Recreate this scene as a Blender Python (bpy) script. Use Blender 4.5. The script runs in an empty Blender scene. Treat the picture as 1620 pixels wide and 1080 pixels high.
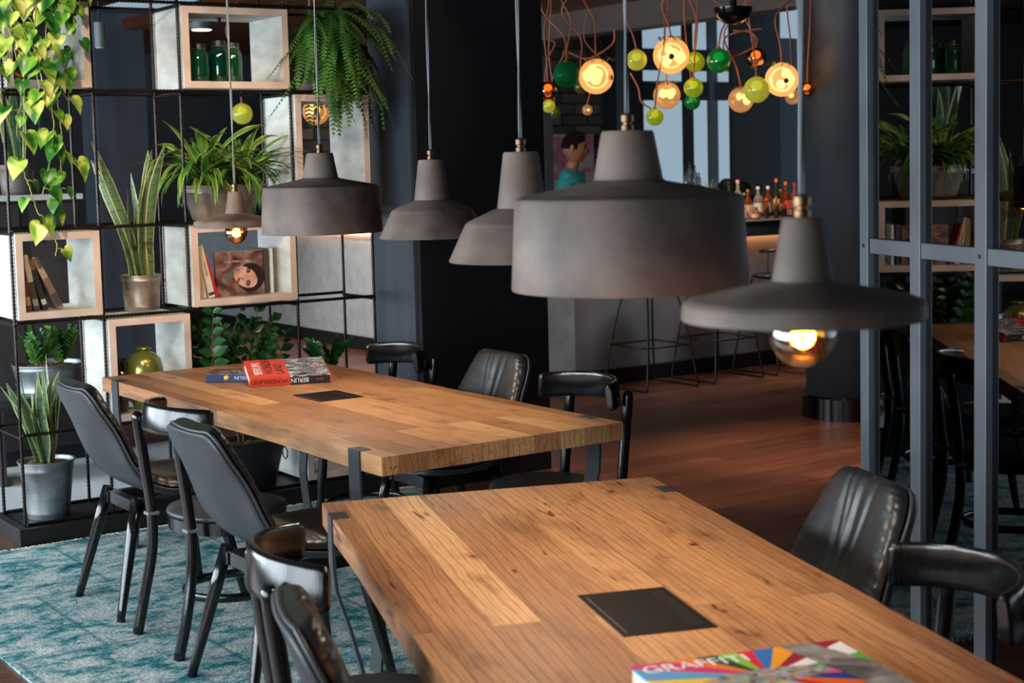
import bpy, bmesh, math, random
from math import sin, cos, pi, radians as R, sqrt
from mathutils import Vector as V, Matrix, Euler
random.seed(7)
sc = bpy.context.scene
C = bpy.context.collection
# ---------------------------------------------------------------- camera, world, exposure
FPX, PITCH, ROLL, CY = 2468.0, .0896, -.0247, 478.4
EYE = V((0, 0, 1.65))
cam = bpy.data.cameras.new('camera'); camo = bpy.data.objects.new('camera', cam); C.objects.link(camo)
cf = V((0, cos(PITCH), -sin(PITCH))); cu = V((0, sin(PITCH), cos(PITCH))); cx = V((1, 0, 0))
cr = cos(ROLL)*cx + sin(ROLL)*cu; cup = -sin(ROLL)*cx + cos(ROLL)*cu
camo.matrix_world = Matrix(((cr.x, cup.x, -cf.x, EYE.x), (cr.y, cup.y, -cf.y, EYE.y), (cr.z, cup.z, -cf.z, EYE.z), (0, 0, 0, 1)))
cam.sensor_width = 36; cam.lens = FPX*36/1620; cam.sensor_fit = 'HORIZONTAL'
cam.shift_y = (CY-540)/1620
cam.clip_end = 200
cam.dof.use_dof = True; cam.dof.focus_distance = 5.6; cam.dof.aperture_fstop = 5.0
sc.camera = camo
sc.view_settings.view_transform = 'Standard'; sc.view_settings.look = 'None'
sc.view_settings.gamma = 1; sc.view_settings.use_curve_mapping = False
sc.view_settings.exposure = 0.0
w = bpy.data.worlds.new('world'); sc.world = w; w.use_nodes = True
bg = w.node_tree.nodes['Background']; bg.inputs[0].default_value = (.50, .68, .82, 1); bg.inputs[1].default_value = .6

# the room has two directions: the shelf/bar frame (s along the shelf, t away) and the partition frame
AR, AP = R(90)-.9729, .2560
def fr(a):
    return V((cos(a), sin(a), 0)), V((-sin(a), cos(a), 0))
U, N = fr(AR); W, B = fr(AP)
def rm(s, t, z=0): return U*s + N*t + V((0, 0, z))       # room frame
def pt(a, b, z=0): return W*a + B*b + V((0, 0, z))       # partition frame
def ray(px, py): return cr*((px-810)/FPX) - cup*((py-CY)/FPX) + cf
def on_t(px, py, T):
    d = ray(px, py); k = T/d.dot(N); P = d*k; return P.dot(U), P.z+EYE.z
def on_y(px, py, Y):
    d = ray(px, py); return EYE + d*(Y/d.y)
def on_z(px, py, z):
    d = ray(px, py); return EYE + d*((z-EYE.z)/d.z)

# ---------------------------------------------------------------- lights
def aim(o, target): o.rotation_euler = (V(target)-o.location).to_track_quat('-Z', 'Y').to_euler()
def area(name, loc, target, sx, sy, power, col):
    l = bpy.data.lights.new(name, 'AREA'); l.shape = 'RECTANGLE'; l.size = sx; l.size_y = sy; l.energy = power; l.color = col
    o = bpy.data.objects.new(name, l); C.objects.link(o); o.location = loc; aim(o, target); return o
def spot(name, loc, target, power, col, ang=40, blend=.4, rad=.04):
    l = bpy.data.lights.new(name, 'SPOT'); l.energy = power; l.color = col; l.spot_size = R(ang); l.spot_blend = blend; l.shadow_soft_size = rad
    o = bpy.data.objects.new(name, l); C.objects.link(o); o.location = loc; aim(o, target); return o
def point(name, loc, power, col, rad=.03):
    l = bpy.data.lights.new(name, 'POINT'); l.energy = power; l.color = col; l.shadow_soft_size = rad
    o = bpy.data.objects.new(name, l); C.objects.link(o); o.location = loc; return o
DAY = (.80, .92, 1.0); WARM = (1.0, .70, .44)
# daylight through the window bays of the left wall
for i, (t, pw) in enumerate(((.1, 18), (2.4, 112), (4.7, 145), (7.0, 150), (9.3, 140), (11.6, 130))):
    area('window_daylight', rm(-1.60, t, 1.35), rm(3, t, 1.3), 2.1, 1.6, pw, DAY)
# ceiling spotlights for shelf and floor; bar and hall ones are added fill
spot('shelf_spot', rm(1.2, 4.6, 2.95), rm(2.3, 6.8, 1.9), 230, (1, .80, .55), 40)
spot('shelf_spot', rm(2.4, 4.9, 2.95), rm(3.1, 6.9, 1.5), 105, WARM, 42)
spot('shelf_spot', rm(3.3, 5.0, 2.95), rm(3.7, 6.9, 2.1), 30, (1, .82, .6), 40)
spot('bar_fill', rm(8.0, 9.3, 2.62), rm(8.3, 9.5, 1.15), 170, (1, .74, .5), 80, .7)
spot('bar_fill', rm(7.4, 7.9, 2.7), rm(7.6, 9.1, .5), 120, (.96, .95, 1), 80, .8, .45)  # added fill that lifts the grey bar front
spot('bar_fill', rm(8.9, 9.3, 2.62), rm(8.9, 9.5, 1.15), 170, (1, .74, .5), 80, .7)
spot('bar_fill', rm(6.6, 9.0, 2.62), rm(7.5, 10.2, 1.6), 24, (1, .80, .62), 60, .7)
spot('bar_fill', rm(7.6, 12.2, 2.6), rm(7.9, 13.9, 1.6), 60, (1, .9, .8), 60, .7)
spot('hall_fill', rm(1.6, 8.3, 2.95), rm(2.2, 8.2, 0), 150, DAY, 80, .7, .3)  # added daylight-coloured fill for the carpet behind the shelf
spot('bar_fill', rm(9.0, 10.6, 2.6), rm(9.2, 11.6, 1.3), 60, (1, .9, .78), 70, .7)  # added fill to bring out the coffee sacks
spot('floor_spot', rm(5.3, 5.5, 3.0), rm(5.5, 6.1, 0), 230, (1, .72, .52), 44, .7)
spot('floor_spot', rm(6.2, 5.5, 3.0), rm(6.3, 6.2, 0), 300, (1, .72, .52), 40, .7)
spot('hall_fill', rm(5.6, 11.0, 2.7), rm(6.4, 12.0, .3), 330, (1, .84, .70), 70, .8)  # added fill that brightens the pale hall wall

# ---------------------------------------------------------------- materials
def _m(name):
    m = bpy.data.materials.new(name); m.use_nodes = True; return m, m.node_tree.nodes, m.node_tree.links, m.node_tree.nodes['Principled BSDF']
def lin(c):
    f = lambda v: v/12.92 if v <= .04045 else ((v+.055)/1.055)**2.4
    return (f(c[0]/255), f(c[1]/255), f(c[2]/255), 1)
def ramp(n, stops):
    r = n.new('ShaderNodeValToRGB'); e = r.color_ramp.elements
    while len(e) < len(stops): e.new(.5)
    for i, (p, c) in enumerate(stops): e[i].position = p; e[i].color = c if len(c) == 4 else (*c, 1)
    return r
def mat(name, c, rough=.5, metal=0, c2=None, scale=8, bump=0, bscale=None, spec=.5, detail=4, stretch=None, coat=0, rv=0):
    """plain procedural surface: noise between two colours, noise bump"""
    m, n, l, p = _m(name)
    p.inputs['Roughness'].default_value = rough; p.inputs['Metallic'].default_value = metal
    p.inputs['Specular IOR Level'].default_value = spec; p.inputs['Coat Weight'].default_value = coat
    tc = n.new('ShaderNodeTexCoord'); mp = n.new('ShaderNodeMapping'); l.new(tc.outputs['Object'], mp.inputs[0])
    if stretch: mp.inputs['Scale'].default_value = stretch
    c = lin(c); c2 = lin(c2) if c2 else tuple(x*.8 for x in c[:3])+(1,)
    nz = n.new('ShaderNodeTexNoise'); nz.inputs['Scale'].default_value = scale; nz.inputs['Detail'].default_value = detail
    l.new(mp.outputs[0], nz.inputs[0])
    r = ramp(n, [(.35, c), (.65, c2)]); l.new(nz.outputs['Fac'], r.inputs[0]); l.new(r.outputs[0], p.inputs['Base Color'])
    if rv:
        rr = n.new('ShaderNodeMapRange'); rr.inputs['To Min'].default_value = rough-rv; rr.inputs['To Max'].default_value = rough+rv
        l.new(nz.outputs['Fac'], rr.inputs['Value']); l.new(rr.outputs[0], p.inputs['Roughness'])
    if bump:
        n2 = n.new('ShaderNodeTexNoise'); n2.inputs['Scale'].default_value = bscale or scale*4; n2.inputs['Detail'].default_value = 4
        l.new(mp.outputs[0], n2.inputs[0]); b = n.new('ShaderNodeBump'); b.inputs['Strength'].default_value = bump; b.inputs['Distance'].default_value = .004
        l.new(n2.outputs['Fac'], b.inputs['Height']); l.new(b.outputs[0], p.inputs['Normal'])
    return m
def emis(name, c, s, base=None):
    m, n, l, p = _m(name); p.inputs['Base Color'].default_value = lin(base or c); p.inputs['Emission Color'].default_value = lin(c); p.inputs['Emission Strength'].default_value = s
    return m
def shell_glass(name, c, gloss=.25, rough=.03, tint=None, milk=0.0, power=0):
    """thin coloured glass: tinted transparency with fresnel gloss"""
    m, n, l, p = _m(name); n.remove(p); out = [x for x in n if x.type == 'OUTPUT_MATERIAL'][0]
    t = n.new('ShaderNodeBsdfTransparent'); t.inputs[0].default_value = lin(c)
    g = n.new('ShaderNodeBsdfGlossy'); g.inputs['Roughness'].default_value = rough
    f = n.new('ShaderNodeFresnel'); f.inputs[0].default_value = 1.6
    a = n.new('ShaderNodeMath'); a.operation = 'ADD'; a.inputs[1].default_value = gloss*.3; l.new(f.outputs[0], a.inputs[0])
    x = n.new('ShaderNodeMixShader'); l.new(a.outputs[0], x.inputs[0]); l.new(t.outputs[0], x.inputs[1]); l.new(g.outputs[0], x.inputs[2])
    last = x
    if milk:
        d = n.new('ShaderNodeBsdfDiffuse'); d.inputs[0].default_value = lin(c); tr = n.new('ShaderNodeBsdfTranslucent'); tr.inputs[0].default_value = lin(c)
        y = n.new('ShaderNodeMixShader'); l.new(d.outputs[0], y.inputs[1]); l.new(tr.outputs[0], y.inputs[2])
        z = n.new('ShaderNodeMixShader'); z.inputs[0].default_value = milk; l.new(x.outputs[0], z.inputs[1]); l.new(y.outputs[0], z.inputs[2]); last = z
    if power:
        e = n.new('ShaderNodeEmission'); e.inputs[0].default_value = lin(c); e.inputs[1].default_value = power
        q = n.new('ShaderNodeAddShader'); l.new(last.outputs[0], q.inputs[0]); l.new(e.outputs[0], q.inputs[1]); last = q
    l.new(last.outputs[0], out.inputs[0]); return m

def oak():
    """planks of reclaimed oak running along local y"""
    m, n, l, p = _m('reclaimed oak')
    tc = n.new('ShaderNodeTexCoord'); sp = n.new('ShaderNodeSeparateXYZ'); l.new(tc.outputs['Object'], sp.inputs[0])
    cb = n.new('ShaderNodeCombineXYZ'); l.new(sp.outputs['Y'], cb.inputs['X']); l.new(sp.outputs['X'], cb.inputs['Y'])
    br = n.new('ShaderNodeTexBrick'); l.new(cb.outputs[0], br.inputs['Vector'])
    br.inputs['Color1'].default_value = (0, 0, 0, 1); br.inputs['Color2'].default_value = (1, 1, 1, 1); br.inputs['Mortar'].default_value = (.5, .5, .5, 1)
    br.inputs['Scale'].default_value = 1; br.inputs['Mortar Size'].default_value = .0009; br.inputs['Mortar Smooth'].default_value = .3
    br.inputs['Brick Width'].default_value = 2.3; br.inputs['Row Height'].default_value = .104; br.offset = .37; br.offset_frequency = 2
    bw = n.new('ShaderNodeSeparateColor'); l.new(br.outputs['Color'], bw.inputs[0])
    off = n.new('ShaderNodeMath'); off.operation = 'MULTIPLY'; off.inputs[1].default_value = 37; l.new(bw.outputs[0], off.inputs[0])
    ad = n.new('ShaderNodeVectorMath'); l.new(tc.outputs['Object'], ad.inputs[0]); l.new(off.outputs[0], ad.inputs[1])
    mp = n.new('ShaderNodeMapping'); mp.inputs['Scale'].default_value = (7, 1.0, 7); l.new(ad.outputs[0], mp.inputs[0])
    # cathedral grain: distorted bands
    wv = n.new('ShaderNodeTexWave'); wv.wave_type = 'BANDS'; wv.bands_direction = 'X'; wv.inputs['Scale'].default_value = 2.1; wv.inputs['Distortion'].default_value = 8.5
    wv.inputs['Detail'].default_value = 3; wv.inputs['Detail Scale'].default_value = .8; l.new(mp.outputs[0], wv.inputs[0])
    mp2 = n.new('ShaderNodeMapping'); mp2.inputs['Scale'].default_value = (110, 9, 110); l.new(ad.outputs[0], mp2.inputs[0])
    fine = n.new('ShaderNodeTexNoise'); fine.inputs['Scale'].default_value = 1; fine.inputs['Detail'].default_value = 5; l.new(mp2.outputs[0], fine.inputs[0])
    mp3 = n.new('ShaderNodeMapping'); mp3.inputs['Scale'].default_value = (7, 2.2, 7); l.new(ad.outputs[0], mp3.inputs[0])
    blot = n.new('ShaderNodeTexNoise'); blot.inputs['Scale'].default_value = 1; blot.inputs['Detail'].default_value = 3; l.new(mp3.outputs[0], blot.inputs[0])
    base = ramp(n, [(0, lin((172, 120, 80))), (.3, lin((206, 152, 104))), (.5, lin((222, 170, 120))), (.75, lin((196, 140, 92))), (1, lin((158, 108, 72)))])
    l.new(bw.outputs[0], base.inputs[0])
    def mul(a, b, f):
        x = n.new('ShaderNodeMix'); x.data_type = 'RGBA'; x.blend_type = 'MULTIPLY'; x.inputs[0].default_value = f
        l.new(a, x.inputs[6]); l.new(b, x.inputs[7]); return x.outputs[2]
    r1 = ramp(n, [(.0, (.58, .49, .42)), (.3, (.95, .93, .9)), (.6, (1.05, 1.04, 1.02)), (1, (.84, .78, .72))]); l.new(wv.outputs['Fac'], r1.inputs[0])
    r2 = ramp(n, [(.32, (.5, .44, .38)), (.56, (1, 1, 1))]); l.new(fine.outputs['Fac'], r2.inputs[0])
    r3 = ramp(n, [(.25, (.58, .53, .49)), (.46, (1, 1, 1)), (.70, (1.08, 1.05, 1.0))]); l.new(blot.outputs['Fac'], r3.inputs[0])
    c = mul(base.outputs[0], r1.outputs[0], .8); c = mul(c, r2.outputs[0], .38); c = mul(c, r3.outputs[0], .9)
    # knots and cracks: sparse dark streaks
    mp4 = n.new('ShaderNodeMapping'); mp4.inputs['Scale'].default_value = (11, 4.2, 11); l.new(ad.outputs[0], mp4.inputs[0])
    vo = n.new('ShaderNodeTexVoronoi'); vo.inputs['Scale'].default_value = .84; vo.inputs['Randomness'].default_value = 1
    nd = n.new('ShaderNodeTexNoise'); nd.inputs['Scale'].default_value = 3; l.new(mp4.outputs[0], nd.inputs[0])
    vm = n.new('ShaderNodeVectorMath'); vm.operation = 'MULTIPLY_ADD'; vm.inputs[1].default_value = (.9, .9, .9); l.new(nd.outputs['Color'], vm.inputs[0]); l.new(mp4.outputs[0], vm.inputs[2])
    l.new(vm.outputs[0], vo.inputs[0])
    r4 = ramp(n, [(.0, (.02, .014, .01)), (.05, (.06, .04, .03)), (.075, (.5, .40, .33)), (.15, (.78, .70, .63)), (.34, (1, 1, 1))]); l.new(vo.outputs['Distance'], r4.inputs[0])
    c = mul(c, r4.outputs[0], .92)
    mp5 = n.new('ShaderNodeMapping'); mp5.inputs['Scale'].default_value = (26, 3.4, 26); l.new(ad.outputs[0], mp5.inputs[0])
    ck = n.new('ShaderNodeTexNoise'); ck.inputs['Scale'].default_value = 1; ck.inputs['Detail'].default_value = 2; ck.inputs['Distortion'].default_value = 1.2; l.new(mp5.outputs[0], ck.inputs[0])
    r6 = ramp(n, [(.685, (1, 1, 1)), (.72, (.5, .38, .3)), (.75, (.07, .045, .03))]); l.new(ck.outputs['Fac'], r6.inputs[0]); c = mul(c, r6.outputs[0], .95)
    r5 = ramp(n, [(0, (1, 1, 1)), (1, (.28, .2, .15))]); l.new(br.outputs['Fac'], r5.inputs[0]); c = mul(c, r5.outputs[0], 1)
    l.new(c, p.inputs['Base Color'])
    p.inputs['Roughness'].default_value = .47; p.inputs['Specular IOR Level'].default_value = .4
    b1 = n.new('ShaderNodeBump'); b1.inputs['Strength'].default_value = .25; b1.inputs['Distance'].default_value = .002; l.new(fine.outputs['Fac'], b1.inputs['Height'])
    b2 = n.new('ShaderNodeBump'); b2.inputs['Strength'].default_value = .6; b2.inputs['Distance'].default_value = .002; b2.invert = True; l.new(br.outputs['Fac'], b2.inputs['Height']); l.new(b1.outputs[0], b2.inputs['Normal'])
    b3 = n.new('ShaderNodeBump'); b3.inputs['Strength'].default_value = .5; b3.inputs['Distance'].default_value = .004; l.new(r4.outputs[0], b3.inputs['Height']); l.new(b2.outputs[0], b3.inputs['Normal'])
    l.new(b3.outputs[0], p.inputs['Normal']); return m
def planks(name, ca, cb_, row, width, rough):
    m, n, l, p = _m(name)
    tc = n.new('ShaderNodeTexCoord'); br = n.new('ShaderNodeTexBrick'); l.new(tc.outputs['Object'], br.inputs['Vector'])
    br.inputs['Color1'].default_value = lin(ca); br.inputs['Color2'].default_value = lin(cb_); br.inputs['Mortar'].default_value = (.008, .004, .003, 1)
    br.inputs['Scale'].default_value = 1; br.inputs['Mortar Size'].default_value = .002; br.inputs['Brick Width'].default_value = width; br.inputs['Row Height'].default_value = row; br.offset = .4
    mp = n.new('ShaderNodeMapping'); mp.inputs['Scale'].default_value = (2, 40, 2); l.new(tc.outputs['Object'], mp.inputs[0])
    nz = n.new('ShaderNodeTexNoise'); nz.inputs['Scale'].default_value = 1; nz.inputs['Detail'].default_value = 5; l.new(mp.outputs[0], nz.inputs[0])
    r = ramp(n, [(.3, (.6, .55, .55)), (.65, (1.1, 1.05, 1))]); l.new(nz.outputs['Fac'], r.inputs[0])
    x = n.new('ShaderNodeMix'); x.data_type = 'RGBA'; x.blend_type = 'MULTIPLY'; x.inputs[0].default_value = 1; l.new(br.outputs['Color'], x.inputs[6]); l.new(r.outputs[0], x.inputs[7])
    l.new(x.outputs[2], p.inputs['Base Color']); p.inputs['Roughness'].default_value = rough
    b = n.new('ShaderNodeBump'); b.inputs['Strength'].default_value = .25; b.inputs['Distance'].default_value = .002; l.new(nz.outputs['Fac'], b.inputs['Height']); l.new(b.outputs[0], p.inputs['Normal'])
    return m
def rugmat():
    m, n, l, p = _m('teal overdyed rug')
    tc = n.new('ShaderNodeTexCoord'); mp = n.new('ShaderNodeMapping'); mp.inputs['Scale'].default_value = (1.7, 2.5, 1); l.new(tc.outputs['Object'], mp.inputs[0])
    nz = n.new('ShaderNodeTexNoise'); nz.inputs['Scale'].default_value = 3.2; nz.inputs['Detail'].default_value = 12; nz.inputs['Roughness'].default_value = .8; nz.inputs['Distortion'].default_value = .25; l.new(mp.outputs[0], nz.inputs[0])
    r = ramp(n, [(.31, lin((10, 66, 74))), (.405, lin((24, 104, 112))), (.465, lin((96, 146, 150))), (.50, lin((158, 172, 172))), (.60, lin((196, 198, 194))), (.72, lin((84, 140, 144)))])
    l.new(nz.outputs['Fac'], r.inputs[0])
    f = n.new('ShaderNodeTexNoise'); f.inputs['Scale'].default_value = 150; f.inputs['Detail'].default_value = 2; l.new(tc.outputs['Object'], f.inputs[0])
    rf = ramp(n, [(.34, (.34, .42, .45)), (.62, (1.3, 1.25, 1.22))]); l.new(f.outputs['Fac'], rf.inputs[0])
    x = n.new('ShaderNodeMix'); x.data_type = 'RGBA'; x.blend_type = 'MULTIPLY'; x.inputs[0].default_value = .9; l.new(r.outputs[0], x.inputs[6]); l.new(rf.outputs[0], x.inputs[7])
    # faint border lines of the old pattern
    br = n.new('ShaderNodeTexBrick'); br.inputs['Scale'].default_value = 1; br.inputs['Brick Width'].default_value = .62; br.inputs['Row Height'].default_value = .78; br.inputs['Mortar Size'].default_value = .012; br.inputs['Mortar Smooth'].default_value = .6
    l.new(tc.outputs['Object'], br.inputs['Vector'])
    y = n.new('ShaderNodeMix'); y.data_type = 'RGBA'; y.inputs[7].default_value = lin((20, 92, 98)); l.new(x.outputs[2], y.inputs[6])
    mm = n.new('ShaderNodeMath'); mm.operation = 'MULTIPLY'; mm.inputs[1].default_value = .55; l.new(br.outputs['Fac'], mm.inputs[0]); l.new(mm.outputs[0], y.inputs[0])
    l.new(y.outputs[2], p.inputs['Base Color']); p.inputs['Roughness'].default_value = .95; p.inputs['Specular IOR Level'].default_value = .1
    b = n.new('ShaderNodeBump'); b.inputs['Strength'].default_value = .5; b.inputs['Distance'].default_value = .004; l.new(f.outputs['Fac'], b.inputs['Height']); l.new(b.outputs[0], p.inputs['Normal'])
    return m
def rays_mat():
    """many-coloured ray pattern of a book cover (centre at the object's origin)"""
    m, n, l, p = _m('ray pattern cover')
    tc = n.new('ShaderNodeTexCoord'); g = n.new('ShaderNodeTexGradient'); g.gradient_type = 'RADIAL'; l.new(tc.outputs['Object'], g.inputs[0])
    cols = [(230, 60, 40), (250, 150, 30), (60, 150, 220), (240, 240, 245), (210, 30, 100), (130, 200, 40), (245, 200, 40), (120, 190, 235), (200, 30, 40), (245, 110, 30), (30, 60, 150), (240, 90, 160), (90, 190, 60), (250, 250, 250), (160, 30, 60), (250, 170, 40), (40, 120, 200), (225, 40, 60), (140, 205, 60), (20, 70, 50), (240, 130, 40), (220, 50, 120), (90, 170, 225), (245, 215, 70)]
    cr_ = ramp(n, [(i/24, lin(c)) for i, c in enumerate(cols)]); cr_.color_ramp.interpolation = 'CONSTANT'; l.new(g.outputs['Fac'], cr_.inputs[0])
    vo = n.new('ShaderNodeTexVoronoi'); vo.inputs['Scale'].default_value = 85; l.new(tc.outputs['Object'], vo.inputs[0])
    hs = n.new('ShaderNodeHueSaturation'); hs.inputs['Saturation'].default_value = .6; hs.inputs['Value'].default_value = .55; l.new(vo.outputs['Color'], hs.inputs['Color'])
    le = n.new('ShaderNodeVectorMath'); le.operation = 'LENGTH'
    mp = n.new('ShaderNodeMapping'); mp.inputs['Scale'].default_value = (1, 3.4, 1); l.new(tc.outputs['Object'], mp.inputs[0]); l.new(mp.outputs[0], le.inputs[0])
    rr = ramp(n, [(.11, (1, 1, 1)), (.13, (0, 0, 0))]); l.new(le.outputs['Value'], rr.inputs[0])
    x = n.new('ShaderNodeMix'); x.data_type = 'RGBA'; l.new(rr.outputs[0], x.inputs[0]); l.new(cr_.outputs[0], x.inputs[6]); l.new(hs.outputs[0], x.inputs[7])
    l.new(x.outputs[2], p.inputs['Base Color']); p.inputs['Roughness'].default_value = .3; return m
def patches(name, cols, scale, rough=.5, stretch=(1, 1, 1), detail=5, dist=.5):
    m, n, l, p = _m(name)
    tc = n.new('ShaderNodeTexCoord'); mp = n.new('ShaderNodeMapping'); mp.inputs['Scale'].default_value = stretch; l.new(tc.outputs['Object'], mp.inputs[0])
    nz = n.new('ShaderNodeTexNoise'); nz.inputs['Scale'].default_value = scale; nz.inputs['Detail'].default_value = detail; nz.inputs['Distortion'].default_value = dist; l.new(mp.outputs[0], nz.inputs[0])
    k = len(cols); r = ramp(n, [(.32+.36*i/(k-1), lin(c)) for i, c in enumerate(cols)]); l.new(nz.outputs['Fac'], r.inputs[0]); l.new(r.outputs[0], p.inputs['Base Color'])
    p.inputs['Roughness'].default_value = rough; return m
def brick(name):
    m, n, l, p = _m(name)
    tc = n.new('ShaderNodeTexCoord'); mp = n.new('ShaderNodeMapping'); mp.inputs['Rotation'].default_value = (R(90), 0, 0); l.new(tc.outputs['Object'], mp.inputs[0])
    br = n.new('ShaderNodeTexBrick'); l.new(mp.outputs[0], br.inputs['Vector']); br.inputs['Scale'].default_value = 1
    br.inputs['Color1'].default_value = lin((112, 100, 90)); br.inputs['Color2'].default_value = lin((60, 52, 46)); br.inputs['Mortar'].default_value = lin((36, 33, 30))
    br.inputs['Brick Width'].default_value = .36; br.inputs['Row Height'].default_value = .12; br.inputs['Mortar Size'].default_value = .012
    l.new(br.outputs['Color'], p.inputs['Base Color']); p.inputs['Roughness'].default_value = .9; return m

M = dict(
 oak=oak(), floor=planks('red brown floorboards', (118, 76, 58), (90, 56, 43), .17, 1.9, .33), rug=rugmat(),
 fringe=mat('cotton fringe', (205, 196, 182), .9), carpet=mat('pale grey carpet', (176, 182, 186), .95, c2=(146, 154, 158), scale=90),
 concrete=mat('cast concrete', (120, 102, 92), .6, c2=(70, 58, 52), scale=5, bump=.12, bscale=45, detail=7, spec=.45),
 leather=mat('black leather', (58, 61, 65), .42, c2=(46, 48, 52), scale=5, bump=.10, bscale=160, spec=.55, rv=.06),
 leather_in=mat('creased black leather', (36, 37, 39), .33, c2=(27, 27, 29), scale=6, bump=.25, bscale=26, spec=.55),
 seatpad=mat('worn leather seat', (58, 62, 68), .42, c2=(38, 42, 48), scale=9, bump=.1, bscale=120),
 blackwood=mat('black stained wood', (20, 20, 21), .17, c2=(11, 11, 12), scale=3, bump=.12, bscale=5, stretch=(40, 40, 4), spec=.6),
 clip=mat('grey strap', (110, 114, 118), .5), steel=mat('dark powder coated steel', (56, 60, 64), .55, c2=(48, 51, 54), scale=6, spec=.3),
 insert=mat('brown black metal hatch', (26, 18, 14), .6, scale=30, spec=.15), insert2=mat('black slot', (12, 11, 11), .4),
 rebar=mat('black rebar', (56, 46, 42), .32, c2=(34, 30, 30), scale=20, metal=.75), plinth=mat('black plinth board', (24, 22, 22), .45, c2=(18, 17, 17), stretch=(1, 1, 8), bump=.1),
 edge=mat('pale tan timber edge', (210, 188, 174), .55, c2=(190, 166, 150), scale=6, stretch=(1, 1, 1)),
 white=mat('whitewashed timber', (206, 206, 200), .55, c2=(176, 178, 174), scale=5, bump=.15, bscale=30, stretch=(1, 1, 3)),
 navy=mat('dark navy paint', (15, 17, 23), .6, c2=(12, 14, 19), scale=3), blued=mat('blue grey paint and lit pillar side', (64, 72, 84), .6, c2=(52, 60, 70), scale=2.2, stretch=(3, 3, .3)),
 column=mat('charcoal paint', (58, 63, 70), .5, c2=(48, 52, 58), scale=2), gloss=mat('gloss black ring', (10, 12, 14), .15),
 grey=mat('grey panel', (124, 126, 126), .6, c2=(108, 110, 112), scale=2.5, bump=.05), pale=mat('pale panel', (178, 182, 184), .6),
 frame=mat('grey window frame', (98, 104, 110), .45, c2=(88, 93, 100), scale=5, metal=.2), darkframe=mat('dark frame', (46, 44, 46), .5),
 black=mat('matt black', (14, 14, 15), .6), ceil=mat('dark ceiling', (30, 29, 30), .8), copper=mat('copper mesh ceiling', (150, 88, 52), .38, c2=(110, 62, 36), scale=160, metal=.8, detail=1),
 beam=mat('taupe beam', (96, 84, 78), .5), slate=mat('slate wall', (44, 44, 46), .7, c2=(34, 34, 36), scale=2),
 galv=mat('galvanised metal', (150, 156, 158), .38, c2=(112, 118, 122), scale=9, metal=.75, detail=6), galvwarm=mat('weathered zinc', (168, 156, 142), .42, c2=(112, 100, 90), scale=8, metal=.6, detail=6),
 soil=mat('moss and soil', (120, 104, 40), .95, c2=(58, 46, 26), scale=40, bump=1, bscale=60), woodbox=mat('dark trough', (34, 34, 38), .5),
 san=patches('sansevieria green', [(34, 62, 44), (88, 116, 84), (52, 84, 58)], 7, .42, (1.4, 1.4, 7)), sanedge=mat('yellow leaf margin', (206, 200, 112), .42),
 dra=patches('striped leaf green', [(44, 92, 32), (82, 128, 42), (58, 108, 38)], 9, .38), drae=mat('lime leaf edge', (188, 196, 92), .4),
 pothos=patches('variegated pothos', [(22, 74, 30), (52, 112, 36), (120, 164, 52), (204, 208, 104), (224, 222, 150)], 8, .34, dist=1.0), vine=mat('yellow green vine', (160, 158, 70), .5),
 fern=mat('fern green', (36, 88, 30), .5, c2=(78, 128, 40), scale=7), zz=mat('dark glossy leaf', (26, 72, 34), .28, c2=(44, 98, 40), scale=12), stem=mat('brown stem', (104, 84, 52), .7),
 rosem=mat('rosemary green', (74, 102, 62), .7), jar=shell_glass('green jar glass', (46, 140, 90), .3, milk=.30), jardark=shell_glass('deep green jar glass', (12, 104, 76), .3, milk=.30), rim=mat('dark lid', (30, 34, 32), .4),
 vase=mat('olive gold glaze', (128, 128, 62), .22, c2=(96, 100, 44), scale=4, metal=.5), amberglass=shell_glass('amber bulb glass', (255, 205, 120), .8), fil=emis('glowing filament', (255, 178, 84), 13), brass=mat('aged brass', (120, 92, 66), .35, metal=.9, c2=(90, 66, 48)),
 cord=mat('grey textile cord', (120, 124, 130), .5), copcord=mat('copper cord', (186, 112, 88), .45),
 stoolwire=mat('stool wire', (52, 54, 56), .35, metal=.7), paper=mat('page edges', (226, 222, 212), .8, c2=(205, 200, 190), scale=80, stretch=(1, 1, 30)),
 mirror=None,
)
def tintmirror():
    m, n, l, p = _m('dark tinted glass'); p.inputs['Metallic'].default_value = 1; p.inputs['Base Color'].default_value = (.17, .175, .19, 1); p.inputs['Roughness'].default_value = .012
    return m
M['mirror'] = tintmirror()
def solid(c, r=.5, name=None):
    k = ('solid', c, r)
    if k not in M: M[k] = mat(name or 'printed colour', c, r, c2=tuple(int(v*.93) for v in c), scale=20)
    return M[k]

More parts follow.
